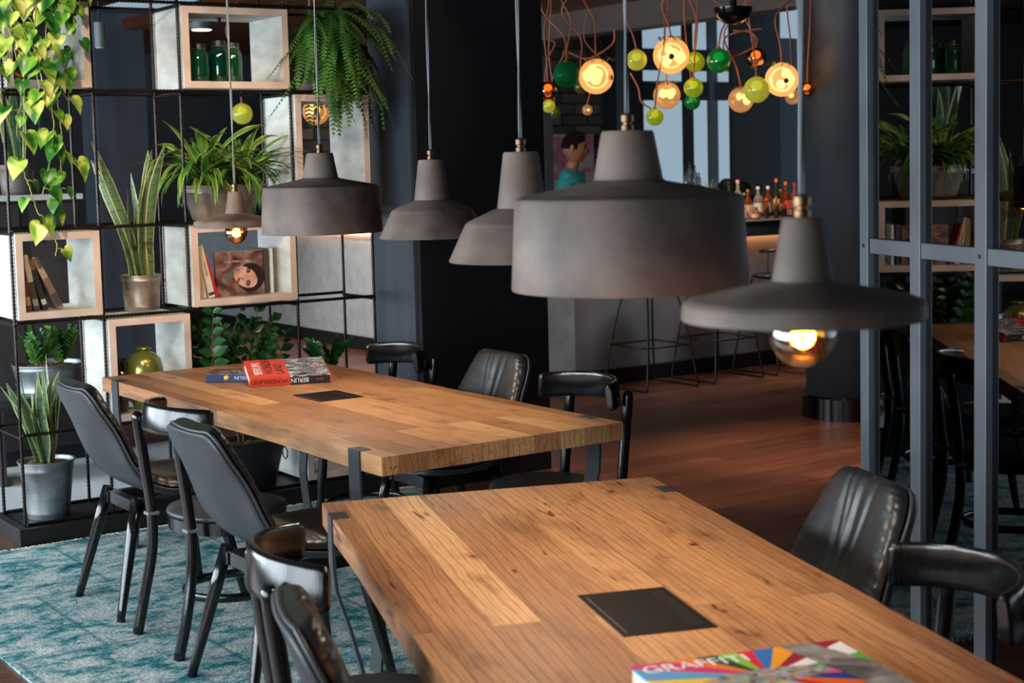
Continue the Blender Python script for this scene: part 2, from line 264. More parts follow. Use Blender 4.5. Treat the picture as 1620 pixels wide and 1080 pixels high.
# ---------------------------------------------------------------- mesh helpers
class MB:
    def __init__(s): s.v = []; s.f = []; s.mi = []; s.sm = []
    def add(s, vs, fs, mi=0, smooth=False):
        o = len(s.v); s.v += [tuple(v) for v in vs]; s.f += [tuple(i+o for i in f) for f in fs]; s.mi += [mi]*len(fs); s.sm += [smooth]*len(fs); return s
    def box(s, x0, x1, y0, y1, z0, z1, mi=0, mtx=None):
        vs = [V((x, y, z)) for x in (x0, x1) for y in (y0, y1) for z in (z0, z1)]
        if mtx: vs = [mtx @ v for v in vs]
        return s.add(vs, [(0, 1, 3, 2), (4, 6, 7, 5), (0, 4, 5, 1), (2, 3, 7, 6), (0, 2, 6, 4), (1, 5, 7, 3)], mi)
    def tube(s, pts, r, n=10, mi=0, closed=False, cap=True, flat=None):
        """swept tube; r number or list; flat=(a,b) elliptic scale"""
        pts = [V(p) for p in pts]; k = len(pts); rs = r if isinstance(r, (list, tuple)) else [r]*k
        vs = []; up = None
        for i, p in enumerate(pts):
            d = (pts[(i+1) % k] - pts[i-1]) if closed else (pts[min(i+1, k-1)]-pts[max(i-1, 0)])
            d.normalize()
            if up is None: up = V((0, 0, 1)) if abs(d.z) < .9 else V((1, 0, 0))
            a = d.cross(up)
            if a.length < 1e-5: a = d.orthogonal()
            a.normalize(); b = a.cross(d); b.normalize(); up = b
            for j in range(n):
                t = 2*pi*j/n; fa, fb = flat or (1, 1)
                vs.append(p+a*(cos(t)*rs[i]*fa)+b*(sin(t)*rs[i]*fb))
        fs = [(i*n+j, i*n+(j+1) % n, ((i+1) % k)*n+(j+1) % n, ((i+1) % k)*n+j) for i in range(k if closed else k-1) for j in range(n)]
        s.add(vs, fs, mi, True)
        if cap and not closed:
            s.add(vs[:n], [tuple(range(n-1, -1, -1))], mi); s.add(vs[-n:], [tuple(range(n))], mi)
        return s
    def lathe(s, prof, n=40, mi=0, c=(0, 0, 0), smooth=True, sx=1, sy=1):
        vs = [(c[0]+r*cos(2*pi*j/n)*sx, c[1]+r*sin(2*pi*j/n)*sy, c[2]+z) for r, z in prof for j in range(n)]
        fs = [(i*n+j, i*n+(j+1) % n, (i+1)*n+(j+1) % n, (i+1)*n+j) for i in range(len(prof)-1) for j in range(n)]
        return s.add(vs, fs, mi, smooth)
    def grid(s, rows, mi=0, smooth=True, closed=False):
        a = len(rows); b = len(rows[0]); vs = [v for r in rows for v in r]
        fs = [(i*b+j, i*b+(j+1) % b, (i+1)*b+(j+1) % b, (i+1)*b+j) for i in range(a-1) for j in range(b if closed else b-1)]
        return s.add(vs, fs, mi, smooth)
    def ball(s, c, r, mi=0, n=16, sc_=(1, 1, 1), z0=-1, z1=1):
        m = n//2; prof = []
        for i in range(m+1):
            a = -pi/2+pi*i/m; z = sin(a)
            if z0-1e-6 <= z <= z1+1e-6: prof.append((max(cos(a), 1e-4)*r, z*r*sc_[2]))
        return s.lathe(prof, n, mi, c, True, sc_[0], sc_[1])
    def obj(s, name, mats, parent=None, loc=(0, 0, 0), rot=(0, 0, 0), bevel=0, sub=0, autos=None):
        me = bpy.data.meshes.new(name); me.from_pydata(s.v, [], s.f)
        for m in (mats if isinstance(mats, (list, tuple)) else [mats]): me.materials.append(M[m] if isinstance(m, str) else m)
        me.polygons.foreach_set('material_index', s.mi); me.polygons.foreach_set('use_smooth', s.sm)
        bm = bmesh.new(); bm.from_mesh(me); bmesh.ops.remove_doubles(bm, verts=bm.verts, dist=1e-5); bmesh.ops.recalc_face_normals(bm, faces=bm.faces); 
        if bevel: 
            es = [e for e in bm.edges if e.is_manifold and e.calc_face_angle(0) > .5]
            bmesh.ops.bevel(bm, geom=es, offset=bevel, segments=2, affect='EDGES', profile=.5)
        bm.to_mesh(me); bm.free(); me.update()
        if autos: 
            for p in me.polygons: p.use_smooth = True
            me.set_sharp_from_angle(angle=R(autos))
        o = bpy.data.objects.new(name, me); C.objects.link(o); o.location = loc; o.rotation_euler = rot
        if parent: o.parent = parent
        if sub: q = o.modifiers.new('sub', 'SUBSURF'); q.levels = sub; q.render_levels = sub
        return o
def thing(name, loc, rz, label, cat, group=None):
    o = bpy.data.objects.new(name, None); o.empty_display_size = .1; C.objects.link(o); o.location = loc; o.rotation_euler = (0, 0, rz)
    return tag(o, label, cat, group)
def tag(o, label, cat, group=None, kind=None):
    o['label'] = label; o['category'] = cat
    if group: o['group'] = group
    if kind: o['kind'] = kind
    return o
def struct(o): o['kind'] = 'structure'; return o
def dup(root, loc, rz, label, group=None):
    r = root.copy(); C.objects.link(r); r.location = loc; r.rotation_euler = (0, 0, rz); r['label'] = label
    if group: r['group'] = group
    for ch in list(root.children):
        c = ch.copy(); C.objects.link(c); c.parent = r
        for g in list(ch.children):
            d = g.copy(); C.objects.link(d); d.parent = c
    return r
def curve(pts, n=8):
    """Catmull-Rom through pts"""
    P = [V(p) for p in pts]; P = [P[0]*2-P[1]]+P+[P[-1]*2-P[-2]]; o = []
    for i in range(1, len(P)-2):
        a, b, c, d = P[i-1:i+3]
        for k in range(n):
            t = k/n; o.append(.5*((2*b)+(c-a)*t+(2*a-5*b+4*c-d)*t*t+(3*b-a-3*c+d)*t**3))
    o.append(P[-2]); return o
def text(name, body, size, mat_, parent, mtx, extr=.0004, align='CENTER', sx=1):
    cu_ = bpy.data.curves.new(name, 'FONT'); cu_.body = body; cu_.size = size; cu_.extrude = extr; cu_.align_x = align; cu_.align_y = 'CENTER'
    t = bpy.data.objects.new('tmp', cu_); C.objects.link(t); bpy.context.view_layer.update()
    me = bpy.data.meshes.new_from_object(t.evaluated_get(bpy.context.evaluated_depsgraph_get())); bpy.data.objects.remove(t)
    me.materials.clear(); me.materials.append(M[mat_] if isinstance(mat_, str) else mat_)
    o = bpy.data.objects.new(name, me); C.objects.link(o); o.parent = parent; o.matrix_local = mtx @ Matrix.Diagonal((sx, 1, 1, 1)); return o
# ================================================================ the room shell
def rbox(name, s0, s1, t0, t1, z0, z1, m, st=True, parent=None, bevel=0):
    o = MB().box(s0, s1, t0, t1, z0, z1).obj(name, m, parent, rot=(0, 0, 0 if parent else AR), bevel=bevel)
    if st and not parent: struct(o)
    return o
rbox('floor', -3.2, 13, -3.5, 19, -.06, 0, 'floor')
rbox('ceiling', -3.2, 4.9, -3.5, 19, 3.1, 3.2, 'ceil')
rbox('ceiling', 4.9, 13.0, -3.5, 5.6, 3.1, 3.2, 'ceil'); rbox('ceiling', 7.9, 13, 5.6, 19, 3.35, 3.45, 'ceil')
rbox('ceiling', 4.9, 7.68, 5.6, 15.6, 2.86, 2.95, 'copper')
rbox('trim_beam', 7.68, 7.9, 5.6, 15.6, 2.66, 3.4, 'beam')
# window wall on the left, out of the picture: piers and a low sill between the bays
rbox('wall_left', -1.75, -1.55, -3.5, 12.9, 0, .55, 'slate'); rbox('wall_left', -1.75, -1.55, -3.5, 12.9, 2.95, 3.1, 'slate'); rbox('wall_left', -1.75, -1.55, 12.9, 17, 0, 3.1, 'slate'); rbox('wall_left', -1.75, -1.55, -3.5, -1.1, .55, 2.95, 'slate'); rbox('wall_behind', -1.75, 13, -3.7, -3.5, 0, 3.1, 'slate')
for i, t in enumerate((-1.05, 1.25, 3.55, 5.85, 8.15, 10.45, 12.8)):
    rbox('window_%d' % (i+1), -1.74, -1.58, t-.09, t+.09, .55, 2.95, 'darkframe')
rbox('wall_back', -1.75, 9.4, 17.0, 17.2, 0, 3.45, 'slate')
rbox('wall_right', 12.8, 13.0, -3.7, 12, 0, 3.45, 'slate')
# hall side: bar flank wall, dark wall above and behind
rbox('wall_hall', 6.76, 6.9, 9.35, 17, 0, 1.08, 'pale'); rbox('baseboard_hall', 6.735, 6.76, 9.1, 17, 0, .12, 'black')
sa, _ = on_t(160, 300, 13.0); sb, _ = on_t(238, 300, 13.0); rbox('trim_hall_post', sa, sb, 13.0, 13.4, 0, 3.0, 'blued')
# square pillar and round column
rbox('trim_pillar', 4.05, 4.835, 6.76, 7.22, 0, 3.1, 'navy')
rbox('trim_pillar_lit_side', 4.035, 4.05, 6.80, 7.22, 0, 3.1, 'blued')  # navy pillar's left face, window light on it put into a lighter colour
pc = on_z(1366, 668, 0); ccol = V((pc.x, pc.y+.31, 0))
col_ = MB().lathe([(.01, .14), (.29, .14), (.29, 3.35)], 64).obj('trim_round_column', 'column', loc=ccol); struct(col_)
cb_ = MB().lathe([(.01, .0), (.315, 0), (.315, .135), (.305, .145), (.28, .145)], 64).obj('baseboard_column', 'gloss', loc=ccol, autos=40); struct(cb_)
# back of the bar: frames with daylight panes between them
TB = 15.4
def col_px(name, x0, x1, y0, y1, T, m, dep=.12, kind='structure'):
    s0, z1 = on_t(x0, y0, T); s1, _ = on_t(x1, y0, T); _, z0 = on_t(x0, y1, T)
    o = MB().box(s0, s1, T, T+dep, max(z0, 0), z1).obj(name, m, rot=(0, 0, AR)); o['kind'] = kind; return o
TW = 13.6
col_px('window_1', 966, 971, -60, 700, TW, 'black', .2)
col_px('window_1', 971, 986, -60, 700, TW, 'frame', .16)
col_px('window_2', 986, 1014, -60, 700, TW, 'black', .05)
col_px('window_2', 1014, 1018, 155, 700, TW, 'frame', .1)
col_px('window_3', 1080, 1094, -60, 700, TW, 'black', .05)
col_px('window_4', 1120, 1133, -60, 700, TW, 'frame', .05)
col_px('wall_bar', 1155, 1233, -60, 700, TW, 'black', .05)
col_px('wall_bar', 1233, 1262, 60, 700, TW, 'blued', .2)
col_px('wall_bar', 1282, 1500, -60, 700, TW, 'column', .2)
col_px('trim_transom', 1014, 1156, 128, 158, TW, 'black', .12)
col_px('trim_transom', 1014, 1156, 76, 110, TW, 'slate', .1)
col_px('window_5', 858, 872, 90, 700, 10.9, 'frame', .1)

# ---------------------------------------------------------------- the partition of dark tinted glass
PD = 2.49
def pbox(name, b0, b1, z0, z1, m, a0=PD, a1=PD+.06, **k):
    o = MB().box(a0, a1, b0, b1, z0, z1).obj(name, m, rot=(0, 0, AP), **k); return struct(o)
bs = [4.785, 4.436+.012, 4.07, 3.68, 3.28, 2.88, 2.48, 1.9, 1.3, .7, .1, -.5]
for i, b in enumerate(bs):
    wd = .058 if i == 0 else .064
    pbox('trim_mullion', b-wd, b, 0, 3.1, 'frame', PD-.022, PD+.05, bevel=.003)
for b0, b1 in zip(bs[1:], bs[:-1]):
    pbox('trim_rail', b0, b1-.064, 1.318, 1.368, 'frame', PD-.018, PD+.04, bevel=.003)
    for (z0, z1) in ((.06, 1.318), (1.368, 3.1)):
        pbox('window_6', b0, b1-.064, z0, z1, 'mirror', PD, PD+.008)
pbox('trim_rail', -.5, 4.72, 0, .06, 'frame', PD-.018, PD+.04)
for b in (bs[0]-.03, bs[2]-.03): 
    for z in (1.343,):
        s_ = MB().lathe([(.0005, 0), (.006, 0), (.006, .003), (.0045, .004), (.0005, .004)], 12).obj('trim_screw', 'steel', rot=(0, R(-90), 0), loc=pt(PD-.022, b, z)); struct(s_)

# ---------------------------------------------------------------- rugs
rg = thing('rug', rm(2.73, 5.2), AR, 'worn teal and grey rug with cream fringe beneath the far table', 'rug')
o = MB().box(-1.265, 1.27, -1.6, 1.61, .001, .010).obj('pile', 'rug', rg)
random.seed(3)
for t_, sg in ((1.61, 1), (-1.6, -1)):
    s_ = -1.26; fr_ = MB()
    while s_ < 1.27:
        a_ = random.uniform(-.012, .012); L = random.uniform(.022, .04)
        fr_.add([(s_, t_, .004), (s_+.006, t_, .004), (s_+.006+a_, t_+sg*L, .004), (s_+a_, t_+sg*L, .003), (s_+.003, t_, .012), (s_+.003+a_, t_+sg*L*.8, .009)], [(0, 1, 2, 3), (0, 4, 5, 3), (1, 4, 5, 2)]); s_ += .0085
    fr_.obj('fringe', 'fringe', rg)
tag(MB().box(.9, 3.75, 7.45, 8.95, .001, .012).obj('carpet', 'carpet', rot=(0, 0, AR)), 'pale grey carpet on the floor behind the black metal shelf', 'carpet')

# ================================================================ tables
def table(loc, rz, label, ymin, ymax, hw, hatch):
    """origin under the middle of the top; local y runs along the table"""
    t = thing('dining_table', loc, rz, label, 'table', 'oak plank tables')
    bm = MB(); n = 60; rows = []; random.seed(int(hw*1000)+len(label))
    ph = [random.uniform(0, 6) for _ in range(8)]
    wob = lambda y, k: .0016*sin(y*3.1+ph[k])+.0012*sin(y*9+ph[k+1])
    ring = []
    for i in range(n+1):
        y = ymin+(ymax-ymin)*i/n
        xl, xr = -hw+wob(y, 0), hw+wob(y, 3)
        zb = .69+.003*sin(y*5+ph[6])
        rows.append([(xl, y, .75), (xr, y, .75), (xr, y, zb), (xl, y, zb)])
    bm.grid(rows, smooth=False, closed=True); bm.add(rows[0], [(0, 1, 2, 3)]); bm.add(rows[-1], [(3, 2, 1, 0)])
    bm.obj('tabletop', 'oak', t, bevel=.002)
    # steel straps bent over the edge and down to the floor
    for sy in (ymin+.17, ymax-.17):
        for sx in (-1, 1):
            e = hw+.004
            pth = [(e-.045, .7515), (e+.001, .7515), (e+.0015, .745), (e+.0015, .62), (e-.004, .56), (e-.035, .46), (e-.065, .34), (e-.075, .24), (e-.062, .12), (e-.05, .0115)]
            outer = []
            rows = []
            for i, (x, z) in enumerate(pth):
                a = V(pth[min(i+1, len(pth)-1)])-V(pth[max(i-1, 0)]); a.normalize(); nn = V((-a.y, a.x)) * .009
                if i == 1: nn = V((-.004, -.009))
                xi, zi = x+nn.x*(1 if i > 1 else 0)-(.009 if i > 1 else 0)*0, z
                if i == 0: q = (x, z-.006)
                elif i == 1: q = (x-.006, z-.006)
                else: q = (x-.009, z-.001)
                rows.append([(sx*x, sy-.036, z), (sx*x, sy+.036, z), (sx*q[0], sy+.036, q[1]), (sx*q[0], sy-.036, q[1])])
            lb = MB().grid(rows, smooth=False, closed=True); lb.add(rows[0], [(0, 1, 2, 3)]); lb.add(rows[-1], [(3, 2, 1, 0)]); lb.obj('leg', 'steel', t)
        MB().box(-hw+.02, hw-.02, sy-.03, sy+.03, .668, .688).obj('crossbar', 'steel', t, bevel=.003)
    x0, x1, y0, y1 = hatch
    h = MB().box(x0, x1, y0, y1, .7495, .7515).obj('cable_hatch', 'insert', t)
    MB().box(x1-.042, x1-.014, y0+.02, y1-.02, .7512, .7522).obj('brush_slot', 'insert2', h)
    MB().box(x0+.012, x0+.0135, y0+.02, y1-.03, .7512, .7519).obj('hinge_line', solid((120, 108, 98)), h)
    return t
TF = rm(2.82, 5.425, .0); TN = pt(1.01, 2.89)
table(TF, AR, 'far oak plank table with books beside its black hatch, nearest the shelf', -1.245, 1.245, .478, (-.094, .103, -.09, .145))
table(TN, AP, 'near oak plank table with one colourful book lying on it', -1.25, 1.245, .47, (-.09, .10, -.15, .15))

# ================================================================ chairs (local +x faces the table)
def leather_chair(loc, rz, label, group='padded leather shell chairs'):
    c = thing('leather_shell_chair', loc, rz, label, 'chair', group)
    prof = [(-.340, .850, .128), (-.336, .842, .158), (-.324, .81, .184), (-.305, .75, .202), (-.280, .68, .218), (-.250, .61, .230), (-.212, .545, .238), (-.158, .488, .242), (-.085, .452, .243), (0, .436, .243), (.08, .434, .240), (.15, .438, .230), (.195, .442, .207), (.212, .442, .178)]
    P = curve([(a, b_, c_) for a, b_, c_ in prof], 4); nu = 24
    def surf(i, u, off):
        p = P[i]; d = P[min(i+1, len(P)-1)]-P[max(i-1, 0)]; t = V((d.x, d.y)).normalized(); nrm = V((-t.y, t.x))  # towards sitter
        back = min(1, max(0, (p.y-.46)/.25)); q_ = min(1, max(0, (.86-p.y)/.26)); wrap = .046*back*(.2+.8*q_*q_*(3-2*q_))*abs(u)**2.2+(1-back)*.018*abs(u)**3
        o = off+wrap
        return V((p.x+nrm.x*o, p.z*u, p.y+nrm.y*o))
    k = len(P)
    def uu(j): q = -1+2*j/nu; return math.copysign(abs(q)**.8, q)
    sh = MB(); ou = [[surf(i, uu(j), -.012) for j in range(nu+1)] for i in range(k)]; inn = [[surf(i, uu(j), .002) for j in range(nu+1)] for i in range(k)]
    sh.grid(ou); sh.grid([r[::-1] for r in inn])
    for a_, b_ in zip((ou[0], ou[-1][::-1], [r[0] for r in ou][::-1], [r[-1] for r in ou]), (inn[0], inn[-1][::-1], [r[0] for r in inn][::-1], [r[-1] for r in inn])): sh.grid([a_, b_])
    sh.obj('shell', 'leather', c)
    pd = MB(); rows = []
    rnd = random.Random(5); fold = [(rnd.uniform(-.6, .6), rnd.uniform(.03, .07), rnd.uniform(-.5, .5)) for _ in range(7)]
    k2 = k*2-1; nu2 = 64
    def lerp_s(x, u, off):
        i = min(int(x), k-2); f = x-i; return surf(i, u, off)*(1-f)+surf(i+1, u, off)*f
    for i in range(k2):
        x = i/2; v = x/(k-1); r = []
        for j in range(nu2+1):
            q = -1+2*j/nu2; u = math.copysign(abs(q)**.85, q)*.995
            e = max(0, 1-abs(u)**5)*max(0, 1-abs(2*v-1)**(7 if v < .5 else 14))
            h = .004+.058*e**.42
            edge = max(0, abs(u)-.66)/.34
            h += .0020*edge*sin(x*3.3+1.6*sin(x*.9)+u*2)*(1 if abs(u) < .97 else .3)       # gathered edge
            for (fu, fw, fs) in fold:                                    # long creases up the back
                du = u-fu*(.25+.75*abs(v-.42)*2)-fs*.1; h -= .0052*math.exp(-(du/fw)**2)*math.exp(-((v-.25)/.22)**2)
            h -= .010*math.exp(-((v-.50)/.045)**2)*(1-edge)              # crease at the bend
            r.append(lerp_s(x, u, h))
        rows.append(r)
    pd.grid(rows); pd.obj('cushion', 'leather_in', c)
    edge = [surf(i, 1, .004) for i in range(k)]+[surf(k-1, u_/10, .004) for u_ in range(9, -10, -1)]+[surf(i, -1, .004) for i in range(k-1, -1, -1)]+[surf(0, u_/10, .004) for u_ in range(-9, 10)]
    MB().tube(edge, .0055, 6, closed=True).obj('piping', 'leather', c)
    fr2 = MB(); fr2.box(-.17, .17, -.15, -.115, .375, .415); fr2.box(-.17, .17, .115, .15, .375, .415); fr2.box(-.165, -.13, -.15, .15, .375, .42); fr2.box(.13, .165, -.15, .15, .375, .42)
    fr2.obj('seat_frame', 'blackwood', c)
    for sx, sy in ((-1, -1), (-1, 1), (1, -1), (1, 1)):
        a_ = V((sx*.155, sy*.15, .43)); b_ = V((-.265 if sx < 0 else .235, sy*.225, 0))
        MB().tube([a_+(b_-a_)*f for f in (0, .3, .6, .9, 1)], [.021, .022, .020, .016, .015], 14).obj('leg', 'blackwood', c)
    return c
def wood_chair(loc, rz, label, group='bentwood chairs'):
    c = thing('bentwood_chair', loc, rz, label, 'chair', group)
    cx_ = -.02
    # curved top rail
    def arc(th): r = .262; return V((-.262+ .225*(1-cos(th))/(1-cos(1.25))*.62, .216*sin(th)/sin(1.25), 0))
    rows = []; n = 40
    for i in range(n+1):
        th = -1.25+2.5*i/n; p = arc(th); q = arc(th+.01)-arc(th-.01); nn = V((-q.y, q.x, 0)).normalized()   # pointing outward (-x)
        if nn.x > 0: nn = -nn
        f = min(1, (1-abs(th)/1.25)*14+.35)
        hh = .049*(.72+.28*f); zc = .787+.012*cos(th*1.2)
        sec = []
        for k in range(16):
            a = 2*pi*k/16; ca, sa = cos(a), sin(a)
            ex = math.copysign(abs(ca)**.55, ca)*.0115; ez = math.copysign(abs(sa)**.45, sa)*hh
            sec.append(p+nn*(ex-ez*.12)+V((0, 0, zc+ez)))
        rows.append(sec)
    rl = MB().grid(rows, closed=True); rl.add(rows[0], [tuple(range(16))]); rl.add(rows[-1], [tuple(range(15, -1, -1))]); rl.obj('top_rail', 'blackwood', c)
    for sy in (-1, 1):
        pth = curve([(-.272, sy*.188, 0), (-.238, sy*.19, .14), (-.208, sy*.178, .30), (-.205, sy*.176, .44), (-.222, sy*.176, .60), (-.238, sy*.176, .74), (-.243, sy*.176, .80)], 5)
        rr = [.0195]*len(pth); rr[-1] = .009; rr[-2] = .017
        MB().tube(pth, rr, 14).obj('rear_leg', 'blackwood', c)
        cl = MB().box(-.227, -.183, sy*.176-.0225, sy*.176+.0225, .425, .437).obj('strap', 'clip', c, bevel=.003)
        MB().tube(curve([(.15, sy*.14, .42), (.165, sy*.15, .2), (.185, sy*.165, 0)], 5), [.021]*5+[.018]*5+[.015], 14).obj('front_leg', 'blackwood', c)
    def D(th, r): x = cos(th)*r*(1.0 if cos(th) > 0 else .93); y = sin(th)*r*1.02; return x, y
    ap = MB(); rows = []
    for z, r in ((.395, .19), (.395, .212), (.44, .214), (.446, .20)): rows.append([(*D(2*pi*j/48, r), z) for j in range(48)])
    ap.grid(rows, closed=True); ap.obj('seat_ring', 'blackwood', c, autos=40)
    pp = MB(); rows = []
    for z, r in ((.442, .19), (.443, .212), (.450, .217), (.460, .213), (.468, .19), (.473, .13), (.474, .06), (.474, .001)): rows.append([(*D(2*pi*j/48, r), z) for j in range(48)])
    pp.grid(rows, closed=True); pp.obj('seat_pad', 'seatpad', c)
    st = MB(); ring = []
    for j in range(48): th = 2*pi*j/48; ring.append((.02+.175*cos(th), .165*sin(th), .165))
    st.tube(ring, .011, 8, closed=True, flat=(.7, 1.4)); st.obj('stretcher_ring', 'blackwood', c)
    return c
LC = leather_chair(rm(2.20, 5.66, .0105), AR, 'black leather shell chair left of the far table, nearest the shelf, seen from behind')
WC = wood_chair(rm(2.205, 5.07, .0105), AR, 'bentwood chair between the two leather chairs on the left of the far table')
dup(LC, rm(2.165, 4.47, .0105), AR, 'second leather shell chair from the shelf, left of the far table near its end')
dup(WC, rm(3.29, 5.98, .0105), AR+pi, 'bentwood chair behind the far table, nearest the square pillar and shelf')
dup(LC, rm(3.25, 5.30, .0105), AR+pi, 'leather shell chair behind the far table, in front of the dark pillar')
dup(WC, rm(3.28, 4.61, .0105), AR+pi, 'bentwood chair at the right end behind the far table, by the open floor')
dup(WC, pt(.54, 3.34), AP, 'bentwood chair at the left side of the near table, close to its corner')
dup(LC, pt(.62, 2.78), AP, 'leather shell chair at the lower edge, on the left of the near table')
dup(LC, pt(1.49, 3.42), AP+pi, 'creased leather shell chair on the right of the near table, its front showing')
dup(WC, pt(1.445, 2.70), AP+pi, 'bentwood chair at the right edge beside the near table')

# ================================================================ pendants
def pendant(kind, loc, cordh, label, neck):
    t = thing('pendant_lamp', loc, 0, label, 'lamp', None)
    prof = {'drum': [(.012, .310), (.049, .310), (.052, .305), (.0685, .215), (.075, .211), (.205, .186), (.222, .180), (.226, .172), (.2355, .003), (.2345, 0), (.228, 0), (.219, .168), (.20, .176), (.064, .202), (.046, .298), (.012, .301)],
            'cone': [(.012, .268), (.041, .268), (.044, .263), (.0615, .130), (.072, .127), (.136, .098), (.142, .092), (.1845, .003), (.183, 0), (.176, 0), (.134, .090), (.06, .12), (.038, .258), (.012, .26)],
            'flat': [(.010, .152), (.027, .152), (.030, .148), (.0455, .058), (.052, .055), (.163, .033), (.176, .028), (.180, .022), (.182, .002), (.180, 0), (.173, 0), (.170, .020), (.05, .045), (.03, .10), (.02, .14), (.010, .144)]}[kind]
    # close the profile ring with a smooth lathe, sharpened by angle
    MB().lathe(prof, 72).obj('lamp_shade', 'concrete', t, autos=38)
    zt = prof[1][1]
    MB().lathe([(.0005, zt-.002), (.012, zt-.002), (.012, zt+.010), (.0085, zt+.012), (.0085, zt+.016), (.0125, zt+.018), (.0125, zt+.030), (.006, zt+.034), (.0005, zt+.034)], 20).obj('cord_grip', 'brass', t, autos=40)
    cd = MB()
    for ph in (0, pi):
        pts = [(.0026*cos(ph+z*9), .0026*sin(ph+z*9), zt+.03+z) for z in [cordh*i/40 for i in range(41)]]; cd.tube(pts, .0024, 6)
    cd.obj('cord', 'cord', t)
    if kind == 'flat':
        MB().lathe([(.0005, .05), (.018, .05), (.018, .012), (.015, .008), (.0005, .008)], 20).obj('socket', 'brass', t)
        b = MB().ball((0, 0, -.024), .05, n=32).obj('bulb', 'amberglass', t)
        f = MB()
        for k in range(5):
            a = -1+k*.5; f.tube([(a*.011, .004*(-1)**k, .004), (a*.016, .006*(-1)**k, -.040), ], .0012, 5)
        for k in range(4):
            a = -1+k*.5; f.tube([(a*.016, .006*(-1)**k, -.040), ((a+.5)*.011, .004*(-1)**(k+1), .004)], .0012, 5)
        f.obj('filament', 'fil', b)
        MB().lathe([(.0005, -.012), (.004, -.012), (.006, .01), (.0005, .01)], 10).obj('glass_stem', 'amberglass', b)
        l = bpy.data.lights.new('bulb_light', 'POINT'); l.energy = 3.5; l.color = (1, .62, .3); l.shadow_soft_size = .02
        lo = bpy.data.objects.new('bulb_light', l); C.objects.link(lo); lo.parent = t; lo.location = (0, 0, -.02)
    if kind != 'flat':
        b = MB().ball((0, 0, zt*.42), .035, n=20).obj('bulb', emis('warm bulb', (255, 190, 120), 6), t)
        l = bpy.data.lights.new('bulb_light', 'SPOT'); l.energy = 22 if kind == 'drum' else 17; l.color = (1, .84, .66); l.shadow_soft_size = .04; l.spot_size = R(150); l.spot_blend = .6
        lo = bpy.data.objects.new('bulb_light', l); C.objects.link(lo); lo.parent = t; lo.location = (0, 0, zt*.42-.04)
    rz_ = MB().lathe([(.0005, 0), (.045, 0), (.045, .025), (.0005, .025)], 24).obj('ceiling_rose', 'black', t, loc=(0, 0, zt+.03+cordh-.02))
    return t
def hang(kind, p, label, zb):
    zt = {'drum': .310, 'cone': .268, 'flat': .152}[kind]
    p = V(p); p.z = zb; return pendant(kind, p, 3.1-zb-zt-.03, label, zt)
hang('flat', rm(2.82, 6.244), 'small flat disc concrete pendant with glowing bulb, hanging before the shelf', 1.402)
hang('drum', rm(2.82, 5.442), 'smaller drum shaped concrete pendant over the far table', 1.394)
hang('cone', rm(2.82, 4.617), 'cone shaped concrete pendant in front of the dark pillar, over the far table', 1.398)
hang('cone', pt(1.01, 3.738), 'cone shaped concrete pendant partly behind the large drum pendant', 1.407)
hang('drum', pt(1.01, 2.929), 'large drum shaped concrete pendant in the middle, over the near table', 1.396)
hang('flat', pt(1.01, 2.140), 'nearest flat disc concrete pendant with amber bulb, over the near table', 1.406)
# ================================================================ shelf of black rebar with timber boxes
TFR, TBK = 6.93, 7.25
SX = [2.052, 2.457, 2.876, 3.441, 3.872]; ZR = [.085, .49, .992, 1.402, 2.018, 2.425, 2.84]
sh = thing('metal_shelf', rm(2.96, 7.09), AR, 'tall black rebar shelf full of plants and boxes, on a black plinth', 'shelf')
def L(s, t, z=0): return V((s-2.96, t-7.09, z))          # shelf-local
def rebar(name, a, b, parent, r=.0076):
    a, b = V(a), V(b); n = max(2, int((b-a).length/.0085)); m = MB()
    m.tube([a+(b-a)*i/n for i in range(n+1)], [r*(1.22 if i % 2 else .84) for i in range(n+1)], 8); return m.obj(name, 'rebar', parent)
for s in SX:
    for t in (TFR, TBK): rebar('post', L(s, t, .08), L(s, t, 2.86), sh)
for z in ZR:
    sets = [(SX[0], SX[-1])]
    if z == .49: sets = [(SX[0], SX[2])]
    for a, b in sets:
        for t in (TFR, TBK): rebar('rail', L(a, t+(-.013 if t == TFR else .013), z), L(b, t+(-.013 if t == TFR else .013), z), sh, .0076)
    for s in SX:
        if z == .49 and s > 3: continue
        rebar('cross_rail', L(s, TFR-.01, z-.012), L(s, TBK+.01, z-.012), sh)
MB().box(SX[0]-.045-2.96, SX[-1]+.05-2.96, 6.87-7.09, 7.31-7.09, 0, .078).obj('plinth', 'plinth', sh, bevel=.002)
def tbox(i, j, z0, z1, label):
    a, b = SX[i]+.012, SX[j]-.012; z0 += .014; z1 -= .014; w = .032
    t = thing('display_box', rm((a+b)/2, 7.09, z0), AR, label, 'box', 'whitewashed timber boxes in the shelf')
    h = (b-a)/2; H = z1-z0; y0, y1 = -.185, .175
    m = MB(); m.box(-h, -h+w, y0, y1, 0, H); m.box(h-w, h, y0, y1, 0, H); m.box(-h+w, h-w, y0, y1, 0, w); m.box(-h+w, h-w, y0, y1, H-w, H)
    m.obj('box_frame', 'white', t)
    e = MB(); e.box(-h, -h+w, y0-.003, y0, 0, H); e.box(h-w, h, y0-.003, y0, 0, H); e.box(-h+w, h-w, y0-.003, y0, 0, w); e.box(-h+w, h-w, y0-.003, y0, H-w, H); e.obj('front_edge', 'edge', t)  # front faces tinted tan, the frame behind is white
    if H < .5:
        d = MB().lathe([(.0005, 0), (.014, 0), (.014, -.004), (.007, -.005), (.007, -.02), (.0005, -.02)], 12).obj('downlight', 'rim', t, loc=(0, 0, H-w))
    return t, z0+w
bA = tbox(2, 3, 2.018, 2.425, 'timber box holding green glass jars, top row of the shelf')
bB = tbox(0, 1, .992, 1.402, 'timber box holding worn dark books, at the left end of the shelf')
